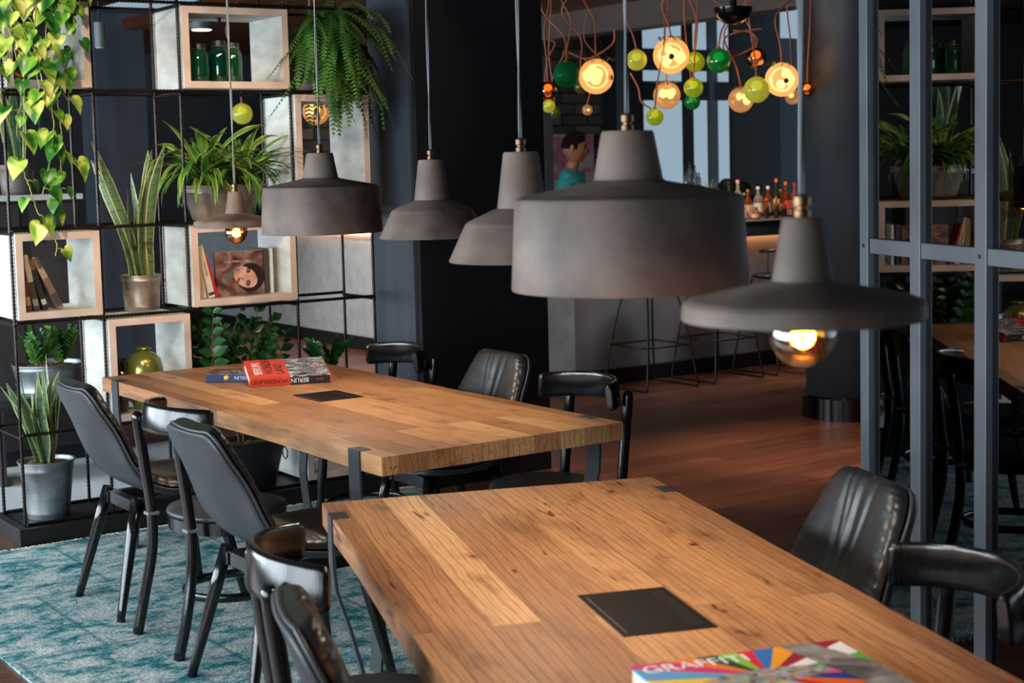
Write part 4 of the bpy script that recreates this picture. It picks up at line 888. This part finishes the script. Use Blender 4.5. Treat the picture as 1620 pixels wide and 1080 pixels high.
# ================================================================ the bar
TBAR = 9.06
sL = 6.46
struct(MB().box(6.46, 6.70, TBAR-.02, 9.35, 0, 1.07).obj('trim_bar_end', 'pale', rot=(0, 0, AR)))
struct(MB().box(6.70, 10.6, TBAR+.02, TBAR+.14, 0, 1.03).obj('wall_bar_front', patches('grey bar front', [(120, 122, 124), (140, 140, 140)], 2, .5), rot=(0, 0, AR)))
struct(MB().box(6.46, 10.6, TBAR-.04, TBAR+.03, 0, .11).obj('baseboard_bar', 'black', rot=(0, 0, AR)))
for s in (7.42, 8.1, 8.78): struct(MB().box(s, s+.006, TBAR+.018, TBAR+.02, .11, 1.03).obj('trim_joint', 'black', rot=(0, 0, AR)))
ct = thing('bar_counter', rm(8.5, 9.35), AR, 'black topped bar counter crowded with bottles, under the glass globes', 'counter')
MB().box(-2.1, 2.1, -.40, .28, 1.125, 1.15).obj('worktop', 'black', ct, bevel=.004)
MB().box(-2.1, 2.1, -.38, -.34, 1.03, 1.125).obj('fascia', 'steel', ct); MB().box(-1.5, 2.1, .22, .26, 0, 1.125).obj('back_panel', 'black', ct)
MB().box(-2.0, 2.0, -.325, -.315, 1.045, 1.06).obj('light_strip', emis('warm light strip', (255, 170, 110), 26), ct)
sd = thing('bar_counter', rm(6.95, 12.4), AR, 'dark topped side counter above the pale hall wall', 'counter')
MB().box(-.26, .28, -2.7, 1.5, 1.09, 1.12).obj('worktop', 'black', sd); MB().box(-.215, -.205, -2.7, 1.5, 1.04, 1.055).obj('light_strip', emis('warm light strip', (255, 170, 110), 14), sd)

def stool(loc, rz, label):
    t = thing('bar_stool', loc, rz, label, 'stool', 'wire bar stools along the bar')
    q = .225
    for sx in (-1, 1):
        MB().tube(curve([(sx*.13, -.13, .72), (sx*.185, -.20, .40), (sx*.235, -.245, .03)], 6)+[V((sx*.238, -.24, .008))]+[V((sx*.238, .24, .008))]+curve([(sx*.235, .245, .03), (sx*.185, .20, .40), (sx*.13, .13, .72)], 6), .0075, 8).obj('leg', 'stoolwire', t)
    z = .31; a = .205
    MB().tube([(-a, -a, z), (a, -a, z), (a, a, z), (-a, a, z)], .007, 8, closed=True).obj('foot_rest', 'stoolwire', t)
    m = MB(); rows = []
    for z_, r_ in ((.715, .001), (.715, .15), (.725, .185), (.745, .19), (.75, .17), (.74, .08), (.738, .001)): rows.append([(cos(2*pi*j/32)*r_, sin(2*pi*j/32)*r_, z_) for j in range(32)])
    m.grid(rows, closed=True).obj('seat', 'blackwood', t)
    bk = MB(); bk.tube([(.19*cos(a_), .19*sin(a_)-.02, .98-.05*abs(cos(a_))) for a_ in [pi+pi*k/16 for k in range(17)]], .012, 8)
    bk.obj('backrest', 'blackwood', t)
    for k in range(7):
        a_ = pi+pi*(k+1)/8; MB().tube([(.165*cos(a_), .165*sin(a_), .74), (.188*cos(a_), .188*sin(a_)-.02, .975-.05*abs(cos(a_)))], .004, 6).obj('spindle', 'stoolwire', t)
    return t
S0 = stool(rm(7.16, 8.74), AR, 'wire bar stool nearest the dark pillar, left end of the bar')
dup(S0, rm(7.80, 8.74), AR, 'middle wire bar stool of the row, its foot rest above the flat pendant')
dup(S0, rm(8.42, 8.74), AR, 'wire bar stool nearest the round column')

# bottles on the bar, each with its own glass, label and cap
def bottle(p, h, r_, glass, lab, cap, lc, label, neck=.35, group='spirit bottles on the bar'):
    t = thing('bottle', p, AR, label, 'bottle', group)
    b = h*(1-neck)
    MB().lathe([(.0005, .001), (r_*.95, .001), (r_, .006), (r_, b*.88), (r_*.8, b), (r_*.36, b+h*neck*.28), (r_*.33, h*.95), (.0005, h*.95)], 18).obj('glass_body', glass, t)
    MB().lathe([(.0005, h*1.0), (r_*.42, h*1.0), (r_*.42, h*.90), (r_*.34, h*.90)], 14).obj('cap', cap, t, autos=40)
    if lab: MB().lathe([(r_*1.02, b*.22), (r_*1.02, b*.70)], 18).obj('paper_label', solid(lc, .6), t)
clear = shell_glass('clear glass', (216, 222, 220), .5, milk=.22); ambr = shell_glass('whisky glass', (176, 96, 44), .35, milk=.3); grn = shell_glass('bottle green glass', (60, 98, 56), .35, milk=.25); ros = shell_glass('pink glass', (206, 130, 116), .35, milk=.3)
G = {'c': clear, 'a': ambr, 'g': grn, 'r': ros}
cc = {'o': (226, 110, 40), 'k': (30, 28, 28), 'w': (220, 216, 208), 'r': (170, 50, 40), 'd': (160, 110, 60), 'p': (214, 160, 150)}
words = {'c': 'clear', 'a': 'amber', 'g': 'green', 'r': 'rose'}; cwords = {'o': 'an orange cap', 'k': 'a black cap', 'w': 'a white cap', 'r': 'a red cap', 'd': 'a cork', 'p': 'a pink cap'}
# (x pixel of the bottle, height, radius, glass, cap, label colour, row distance t)
BT = [(1066, .17, .030, 'c', 'o', (236, 120, 40), 9.5), (1086, .20, .030, 'c', 'k', (190, 190, 190), 9.55), (1099, .17, .028, 'a', 'r', (200, 180, 160), 9.5),
 (1145, .14, .027, 'c', 'r', (206, 120, 100), 9.5), (1153, .30, .034, 'g', 'k', (60, 84, 52), 9.55), (1167, .31, .036, 'c', 'p', (232, 190, 176), 9.55), (1183, .23, .032, 'a', 'd', (220, 160, 110), 9.5), (1199, .25, .036, 'c', 'w', (210, 200, 190), 9.55),
 (1215, .25, .034, 'a', 'w', (120, 110, 100), 9.55), (1228, .31, .031, 'g', 'o', (206, 170, 140), 9.55), (1243, .28, .034, 'a', 'o', (210, 60, 44), 9.55), (1257, .27, .034, 'r', 'r', (196, 120, 110), 9.55), (1271, .26, .03, 'a', 'k', (220, 150, 120), 9.5),
 (1178, .11, .03, 'c', 'w', (214, 170, 140), 9.2), (1190, .14, .024, 'c', 'k', (190, 120, 90), 9.25), (1196, .10, .036, 'r', 'd', (214, 176, 140), 9.15), (1212, .16, .022, 'a', 'o', (30, 26, 26), 9.2), (1228, .17, .022, 'a', 'o', (40, 34, 32), 9.2), (1240, .15, .022, 'a', 'k', (30, 28, 28), 9.2), (1250, .13, .026, 'r', 'd', (200, 150, 130), 9.2), (1262, .14, .022, 'c', 'w', (210, 170, 150), 9.2),
 (885, .09, .02, 'a', 'd', (220, 140, 60), 9.5), (904, .11, .02, 'c', 'k', (60, 150, 150), 9.5), (911, .10, .018, 'c', 'r', (220, 220, 220), 9.55), (935, .17, .02, 'a', 'p', (230, 190, 160), 9.5), (1057, .18, .03, 'c', 'k', (120, 120, 120), 9.6), (1235, .22, .03, 'a', 'd', (180, 120, 80), 9.58), (1206, .2, .028, 'r', 'k', (190, 130, 110), 9.58), (1176, .2, .028, 'g', 'w', (190, 190, 150), 9.58)]
seen = {}
for i, (x, h, r_, g, cp, lc, tt) in enumerate(BT):
    s, _ = on_t(x, 300, tt)
    wh = ('behind the large drum pendant neck' if 1040 < x < 1075 else 'beside the rosemary' if x < 1160 else 'in front of the barman' if x < 1000 else '')
    if x < 1000: wh = 'in front of the barman'
    if not wh: wh = ('in the back row' if tt > 9.4 else 'in the front row')
    hh = 'tall' if h > .24 else 'middling' if h > .16 else 'short'
    lab = '%s %s bottle with %s, %s' % (hh, words[g], cwords[cp], wh)
    if lab in seen: lab += ', left of the pendant cord'
    if lab in seen: lab = lab.replace('left of', 'touching')
    seen[lab] = 1
    bottle(rm(s, tt, 1.15), h, r_, G[g], True, solid(cc[cp], .4), lc, lab)
s, _ = on_t(925, 300, 9.5)
t = thing('cocktail_shaker', rm(s, 9.5, 1.15), AR, 'steel shaker on the bar in front of the barman', 'shaker')
MB().lathe([(.0005, 0), (.03, 0), (.036, .12), (.03, .14), (.014, .16), (.0005, .165)], 20).obj('shaker_body', 'galv', t)
s, _ = on_t(1122, 300, 9.45)
t = thing('potted_rosemary', rm(s, 9.45, 1.15), AR, 'rosemary in a small pot among the bottles on the bar', 'plant')
bucket(t, .05, .06, .09, 'galv', rings=False); soil(t, .055, .07)
m = MB(); r = random.Random(3)
for i in range(26):
    a = r.uniform(0, 2*pi); h = r.uniform(.1, .24); sp_ = r.uniform(.02, .09); pts = [V((cos(a)*sp_*(k/6)**1.2, sin(a)*sp_*(k/6)**1.2, h*k/6)) for k in range(7)]; m.tube(pts, .002, 4)
    for k in range(1, 7):
        for q in range(5):
            b_ = r.uniform(0, 2*pi); d = V((cos(b_)*.016, sin(b_)*.016, .014)); m.add([pts[k]+V((0, 0, .002)), pts[k]-V((0, 0, .002)), pts[k]+d], [(0, 1, 2)])
m.obj('sprigs', 'rosem', t, loc=(0, 0, .075))
# painting and brick
s0, z1 = on_t(876, 212, 13.9); s1, z0 = on_t(943, 330, 13.9)
rbox('wall_painting', 6.95, s1+.55, 14.0, 14.2, 0, 3.35, brick('rough brick'))
t = thing('painting', rm((s0+s1)/2, 13.95, z0), AR, 'pale abstract painting with pink blots on the brick wall behind the barman', 'painting')
hw_ = (s1-s0)/2
MB().box(-hw_, hw_, -.03, .02, 0, z1-z0).obj('canvas', patches('abstract paint', [(104, 118, 132), (168, 172, 172), (206, 170, 170), (196, 90, 110), (176, 176, 184)], 3.2, .7, detail=6), t)
# espresso machine, grinder and glassware on the back counter
TBC = 11.6
struct(MB().box(8.2, 11.0, TBC-.3, TBC+.3, 0, 1.02).obj('wall_back_counter', 'black', rot=(0, 0, AR)))
def atx(px, T): return on_t(px, 280, T)[0]
t = thing('coffee_grinder', rm(atx(1093, TBC), TBC, 1.02), AR, 'black rounded machine with bottles standing on top, behind the bar', 'machine')
MB().lathe([(.0005, 0), (.17, 0), (.175, .02), (.17, .26), (.15, .33), (.10, .36), (.0005, .365)], 32).obj('housing', 'gloss', t); MB().box(-.05, .05, -.185, -.165, .1, .14).obj('display', emis('small display', (150, 200, 210), .6), t)
for k, (dx, h, r_) in enumerate(((-.075, .15, .026), (-.03, .24, .028), (.03, .20, .028), (.085, .13, .02))):
    bottle(rm(atx(1093, TBC)+dx, TBC-.02, 1.375), h, r_, G['c'], False, 'rim', None, ['small clear bottle at the left on the black machine', 'tallest clear bottle on the black machine', 'second tallest clear bottle on the black machine', 'smallest clear bottle at the right on the black machine'][k], .35, 'clear bottles on the machine')
t = thing('espresso_machine', rm(atx(1172, TBC), TBC, 1.02), AR, 'long black espresso machine with brown sacks lying on it', 'coffee machine')
MB().box(-.24, .24, -.2, .2, 0, .25).obj('body', 'gloss', t, bevel=.02); MB().box(-.20, .20, -.22, -.2, .05, .12).obj('front_panel', 'galv', t)
for k in (-.14, 0, .14): MB().tube([(k, -.2, .14), (k, -.27, .13)], .012, 8).obj('portafilter', 'gloss', t)
for k, (dx, w_, h) in enumerate(((-.19, .07, .085), (-.02, .12, .07))):
    o = MB().ball((0, 0, h), 1, n=24, sc_=(w_, .10, h)).obj('coffee_sack', patches('burlap', [(110, 88, 62), (72, 58, 42), (134, 110, 80)], 9, .9), loc=rm(atx(1172, TBC)+dx, TBC, 1.27), rot=(0, 0, AR)); tag(o, ['smaller brown coffee sack at the left on the espresso machine', 'longer brown coffee sack in the middle of the espresso machine'][k], 'sack', 'coffee sacks')
tag(MB().lathe([(.0005, 0), (.035, 0), (.05, .10), (.048, .10), (.033, .005), (.0005, .005)], 20).obj('glass_bowl', clear, loc=rm(atx(1195, TBC)+.04, TBC, 1.27)), 'clear glass bowl at the right end of the espresso machine', 'glass')
t = thing('high_chair', rm(atx(1056, 12.6), 12.6, 0), AR, 'black high stool silhouetted against the window behind the bar', 'chair')
MB().box(-.13, .13, -.02, .02, 1.33, 1.36).box(-.13, -.11, -.02, .02, .8, 1.36).box(.11, .13, -.02, .02, .8, 1.36).box(-.13, .13, -.015, .015, 1.12, 1.2).obj('backrest', 'black', t)
MB().box(-.16, .16, -.18, .16, .78, .84).obj('seat', 'black', t)
for a, b_ in ((-.14, -.16), (.12, -.16), (-.14, .12), (.12, .12)): MB().box(a, a+.025, b_, b_+.025, 0, .78).obj('leg', 'black', t)

# ---------------------------------------------------------------- glass globes
glc = {'clear': shell_glass('smoky clear glass', (214, 178, 132), .0, milk=.34, power=.12), 'lime': shell_glass('lime glass', (186, 200, 60), .35, milk=.55, power=.10), 'yel': shell_glass('yellow glass', (206, 206, 90), .3, milk=.6, power=.16), 'green': shell_glass('emerald glass', (30, 150, 84), .35, milk=.5, power=.05),
       'opal': shell_glass('opaque green glass', (24, 120, 66), .3, milk=.95, power=.10), 'amber': shell_glass('amber glass', (206, 120, 60), .4), 'olive': shell_glass('olive glass', (120, 126, 50), .3, milk=.5, power=.05)}
lit = {'clear': emis('warm diffuser', (255, 218, 165), 5), 'lime': emis('lime diffuser', (240, 236, 110), 1.6), 'yel': emis('yellow diffuser', (246, 240, 150), 1.2), 'green': emis('green diffuser', (120, 240, 150), 1.5), 'opal': emis('pale green dot', (120, 190, 80), .8), 'amber': emis('amber diffuser', (255, 190, 110), 3), 'olive': emis('olive diffuser', (200, 190, 80), .5)}
GL = [(896, 118, 20, 'opal', 9.6, 'opaque emerald globe at the left of the cluster'), (943, 121, 27, 'clear', 9.7, 'large smoky clear globe right beside the opaque emerald globe'), (867, 143, 14, 'amber', 9.5, 'amber globe half hidden by the dark pillar'), (868, 168, 10, 'yel', 9.6, 'small lime yellow globe below the half hidden amber globe'), (878, 178, 9, 'olive', 10.6, 'dim olive globe beside the pillar edge'), (919, 137, 11, 'olive', 10.4, 'small olive globe behind the large clear globe at the left'),
 (1007, 95, 16, 'yel', 9.5, 'plain yellow globe just right of the large drum pendant cord'), (1062, 88, 28, 'clear', 9.5, 'largest smoky clear globe in the middle of the cluster'), (1099, 98, 15.5, 'lime', 9.8, 'lime globe touching the right of the largest clear globe'), (1137, 96, 19, 'green', 9.4, 'bright emerald globe with a glowing core'), (1196, 92, 16.5, 'amber', 9.6, 'amber globe high at the right with a glowing core'), (1055, 151, 21, 'clear', 9.6, 'clear globe straight below the largest clear globe'),
 (1097, 139, 15, 'lime', 9.5, 'lime globe just above the dark green one'), (1095, 161, 12.5, 'green', 9.9, 'dark green globe below the lime one'), (1036, 185, 13.5, 'lime', 9.5, 'lowest lime globe of the cluster'), (1172, 158, 19.5, 'clear', 9.7, 'clear globe with a dark hole, lower right of the cluster'), (1197, 142, 20, 'yel', 9.3, 'pale yellow green globe overlapping the clear one at lower right'), (1237, 126, 26, 'clear', 9.5, 'brightly lit large clear globe at the right'), (1254, 153, 12, 'clear', 10.1, 'small clear globe below the bright one at the right'), (1277, 141, 11, 'amber', 9.7, 'amber globe at the edge of the round column'),
 (929, 174, 8, 'clear', 12.5, 'small far globe lamp in front of the brick wall'), (383, 180, 16, 'yel', 11.0, 'pale yellow globe seen through the shelf above the zinc tub'), (500, 176, 21, 'clear', 9.8, 'glowing clear globe seen through the tall empty shelf box')]
cup_m = solid((60, 44, 36), .4)
for i, (x, y, rp, k, Y, lab) in enumerate(GL):
    rr_ = random.Random(i+50); p = on_y(x, y, Y); r_ = rp*Y/FPX*1.02
    t = thing('glass_globe_lamp', p, rr_.uniform(0, 6), lab, 'lamp', 'blown glass globe lamps')
    MB().ball((0, 0, 0), r_, n=32).obj('globe', glc[k], t)
    if k == 'opal':
        MB().ball((0, 0, 0), 1, n=14, sc_=(r_*.26,)*3).obj('dot', lit[k], t, loc=V((.1*r_, -.84*r_, -.42*r_)))
    elif k == 'clear':
        n_ = 4 if rp > 15 else 1
        for q in range(n_):
            a = rr_.uniform(0, 2*pi); e = rr_.uniform(-.6, .8); d = V((cos(a)*cos(e), sin(a)*cos(e), sin(e)))*r_*.48
            MB().ball(d, r_*rr_.uniform(.22, .34), n=16).obj('inner_bubble', lit[k], t)
        MB().ball(V((-.3*r_, -.82*r_, -.1*r_)), r_*.17, n=12).obj('dark_plug', cup_m, t)
        if rp > 15:
            m = MB()
            for q in range(14):
                a = rr_.uniform(0, 2*pi); Ln = r_*rr_.uniform(.6, 1.1); p0 = V((cos(q)*r_*.55, sin(q)*r_*.55, r_*.72)); pts = [p0+V((cos(a)*Ln*f, sin(a)*Ln*f, .35*Ln*sin(f*2.6))) for f in (0, .3, .6, 1)]; strap(m, pts, [.004, .005, .004, .0005], (0, 0, 1))
            m.obj('air_plant', 'rosem', t)
    else:
        MB().ball((0, 0, r_*.32), r_*.46, n=18, sc_=(1, 1, .85)).obj('inner_diffuser', lit[k], t)
    MB().lathe([(.0005, r_*1.08), (.014, r_*1.08), (.016, r_*.97), (.0005, r_*.97)], 12).obj('cap', 'copcord', t)
    top = 2.66-p.z if p.z < 2.5 else .3; top += .15
    amp = rr_.uniform(.02, .13); a = rr_.uniform(0, 2*pi)
    pts = curve([(0, 0, r_*1.05), (cos(a)*amp*.3, sin(a)*amp*.3, r_+(top-r_)*.18), (cos(a)*amp, sin(a)*amp, r_+(top-r_)*.45), (cos(a+1.5)*amp*.9, sin(a+1.5)*amp, r_+(top-r_)*.72), (cos(a)*amp*.2, 0, top)], 8)
    MB().tube(pts, .0052, 7).obj('cord', 'copcord', t)
for (x, y, Y, pw) in ((1062, 88, 9.5, 3), (1237, 126, 9.5, 3), (943, 121, 9.7, 2.5)):
    p = on_y(x, y, Y); point('globe_light', p+V((0, -.0, 0)), pw, (1, .72, .42), .1)
# extra loose loops of copper cord
for k, (pp, lab) in enumerate((([(860, 60, 9.6), (878, 68, 9.6), (866, 95, 9.6), (862, 130, 9.6)], 'angular copper cord loop beside the pillar'), ([(1205, 45, 9.5), (1170, 50, 9.5), (1146, 62, 9.5), (1152, 90, 9.5), (1195, 72, 9.5), (1190, 52, 9.5), (1160, 48, 9.5)], 'wide copper cord loop above the emerald globe'), ([(900, 83, 9.7), (930, 92, 9.7), (968, 70, 9.7), (972, 45, 9.7)], 'copper cord sagging left of the large drum pendant cord'), ([(997, 115, 9.7), (1010, 140, 9.7), (1014, 160, 9.7), (1030, 172, 9.7)], 'thin copper cord running down to the lowest lime globe'))):
    o = MB().tube(curve([on_y(*q) for q in pp], 8), .0055, 7).obj('copper_cord', 'copcord'); tag(o, lab, 'cord', 'loose copper cords')
p = on_y(1160, 12, 9.0); t = thing('ceiling_speaker', p, 0, 'black bowl shaped speaker under the ceiling above the globes', 'speaker')
MB().ball((0, 0, .0), .11, n=24, sc_=(1, 1, .9), z1=.1).obj('body', 'gloss', t); MB().tube([(0, 0, 0), (0, 0, .3)], .02, 8).obj('bracket', 'black', t)

# ================================================================ barman
def skin(name, nodes, edges, m_, parent, sub=2, root=0):
    me = bpy.data.meshes.new(name); me.from_pydata([n_[0] for n_ in nodes], edges, []); o = bpy.data.objects.new(name, me); C.objects.link(o); o.parent = parent
    sk = o.modifiers.new('skin', 'SKIN'); me.skin_vertices.new() if not me.skin_vertices else None
    for i, n_ in enumerate(nodes):
        rr_ = n_[1]; me.skin_vertices[0].data[i].radius = rr_ if isinstance(rr_, tuple) else (rr_, rr_); me.skin_vertices[0].data[i].use_root = (i == root)
    sk.use_smooth_shade = True; q = o.modifiers.new('sub', 'SUBSURF'); q.levels = sub; q.render_levels = sub
    me.materials.append(M[m_] if isinstance(m_, str) else m_); return o
pp = on_y(908, 232, 12.4); base = V((pp.x-.03, 12.4, .09))
struct(MB().box(7.3, 10.8, 9.64, 11.28, 0, .09).obj('trim_bar_platform', 'black', rot=(0, 0, AR)))
bm_ = thing('person', base, R(-12), 'barman in a teal shirt standing behind the bar, looking right', 'person')
skinm = mat('warm skin', (150, 100, 74), .5, c2=(128, 82, 60), scale=6); shirt = mat('teal shirt', (26, 132, 130), .75, c2=(18, 104, 106), scale=9, bump=.2, bscale=14); hairm = mat('dark brown hair', (20, 12, 9), .9, spec=.1, bump=.4, bscale=60, scale=30)
# one continuous body: pelvis root, spine, neck, legs, arms with hands
nd = [((0, 0, .95), (.13, .15)), ((0, 0, 1.10), (.115, .15)), ((.01, 0, 1.28), (.12, .17)), ((0, 0, 1.41), (.09, .13)), ((.01, 0, 1.50), (.058, .058)), ((.03, 0, 1.57), (.052, .052)),
      ((0, -.10, .86), (.09, .09)), ((.02, -.10, .50), (.06, .06)), ((0, -.10, .10), (.042, .042)), ((.10, -.11, .04), (.035, .04)),
      ((0, .10, .86), (.09, .09)), ((.0, .10, .50), (.06, .06)), ((-.02, .10, .10), (.042, .042)), ((.08, .11, .04), (.035, .04)),
      ((0, -.19, 1.40), (.06, .06)), ((-.07, -.26, 1.12), (.046, .046)), ((.12, -.24, 1.00), (.034, .034)), ((.20, -.22, 1.00), (.024, .032)),
      ((0, .19, 1.40), (.06, .06)), ((-.02, .26, 1.12), (.046, .046)), ((.18, .22, 1.05), (.034, .034)), ((.26, .20, 1.05), (.024, .032))]
ed = [(0, 1), (1, 2), (2, 3), (3, 4), (4, 5), (0, 6), (6, 7), (7, 8), (8, 9), (0, 10), (10, 11), (11, 12), (12, 13), (3, 14), (14, 15), (15, 16), (16, 17), (3, 18), (18, 19), (19, 20), (20, 21)]
for hi, sg in ((17, -1), (21, 1)):
    hx, hy, hz = nd[hi][0]
    for k, (dy, ln) in enumerate(((-.026, .062), (-.009, .072), (.009, .068), (.025, .052))):
        i0 = len(nd); nd += [((hx+.035, hy+dy, hz-.004), (.009, .009)), ((hx+.035+ln*.55, hy+dy*1.1, hz-.016), (.0085, .0085)), ((hx+.035+ln*.8, hy+dy*1.1, hz-.045), (.007, .007))]; ed += [(hi, i0), (i0, i0+1), (i0+1, i0+2)]
    i0 = len(nd); nd += [((hx+.0, hy+sg*-.036, hz-.012), (.011, .011)), ((hx+.045, hy+sg*-.05, hz-.03), (.009, .009))]; ed += [(hi, i0), (i0, i0+1)]
bd = skin('body', nd, ed, skinm, bm_)
skin('trousers', [((0, 0, .97), (.14, .16)), ((0, 0, .90), (.14, .16)), ((0, -.10, .84), (.10, .10)), ((.02, -.10, .50), (.073, .073)), ((0, -.10, .09), (.06, .06)), ((0, .10, .84), (.10, .10)), ((0, .10, .50), (.073, .073)), ((-.02, .10, .09), (.06, .06))], [(0, 1), (1, 2), (2, 3), (3, 4), (1, 5), (5, 6), (6, 7)], 'black', bm_)
skin('shirt', [((0, 0, .94), (.15, .17)), ((0, 0, 1.10), (.132, .168)), ((.01, 0, 1.28), (.14, .19)), ((0, 0, 1.42), (.105, .15)), ((.005, 0, 1.505), (.068, .068)), ((0, -.195, 1.41), (.075, .075)), ((-.07, -.265, 1.12), (.06, .06)), ((.08, -.245, 1.02), (.048, .048)), ((0, .195, 1.41), (.075, .075)), ((-.02, .265, 1.12), (.06, .06)), ((.14, .225, 1.06), (.048, .048))], [(0, 1), (1, 2), (2, 3), (3, 4), (3, 5), (5, 6), (6, 7), (3, 8), (8, 9), (9, 10)], shirt, bm_)
# head, one mesh with jaw, nose, brow and ears
hd = MB(); rows = []; nlat, nlon = 22, 32
for i in range(nlat+1):
    th = -pi/2+pi*i/nlat; row = []
    for j in range(nlon):
        ph = 2*pi*j/nlon; x, y, z = cos(th)*cos(ph), cos(th)*sin(ph), sin(th)
        X, Y_, Z = x*.098, y*.076, z*.122
        if z < 0: X = X*(1-.18*z*z)+.012*(-z)*(1 if x > 0 else .2); Y_ *= (1-.30*z*z)
        if x > 0: X -= .010*(1-abs(z))*(1-abs(x))
        nose = math.exp(-((y/.16)**2))*math.exp(-(((z+.18)/.17)**2))*(x > 0); X += .028*nose
        brow = math.exp(-(((z-.16)/.09)**2))*(x > .3)*math.exp(-(y/.5)**2); X += .005*brow
        chin = math.exp(-((y/.3)**2))*math.exp(-(((z+.82)/.14)**2))*(x > 0); X += .014*chin
        lip = math.exp(-((y/.22)**2))*(math.exp(-(((z+.50)/.05)**2))+math.exp(-(((z+.60)/.05)**2)))*(x > 0); X += .006*lip
        row.append((X, Y_, Z))
    rows.append(row)
hd.grid(rows, closed=True)
for sg in (-1, 1): hd.ball((-.005, sg*.078, -.005), 1, n=12, sc_=(.018, .009, .030))
head = hd.obj('head', skinm, bm_, loc=(.035, 0, 1.665), rot=(0, R(6), 0))
ha = MB(); rows = []
for i in range(10):
    th = -.12+(pi/2+.12)*i/9; rows.append([((cos(th)*cos(p_)*.104-.006-(.012 if cos(p_) > .55 and th < .55 else 0)), cos(th)*sin(p_)*.081, sin(th)*.128+(.0 if cos(p_) < .4 else .045*(1-i/9))) for p_ in [2*pi*j/32 for j in range(32)]])
ha.grid(rows, closed=True).obj('hair', hairm, head)
for sg in (-1, 1): MB().ball((.082, sg*.03, .008), .011, n=10).obj('eye', solid((30, 24, 22), .2), head); MB().box(.084, .092, sg*.03-.016, sg*.03+.016, .024, .030).obj('eyebrow', hairm, head)
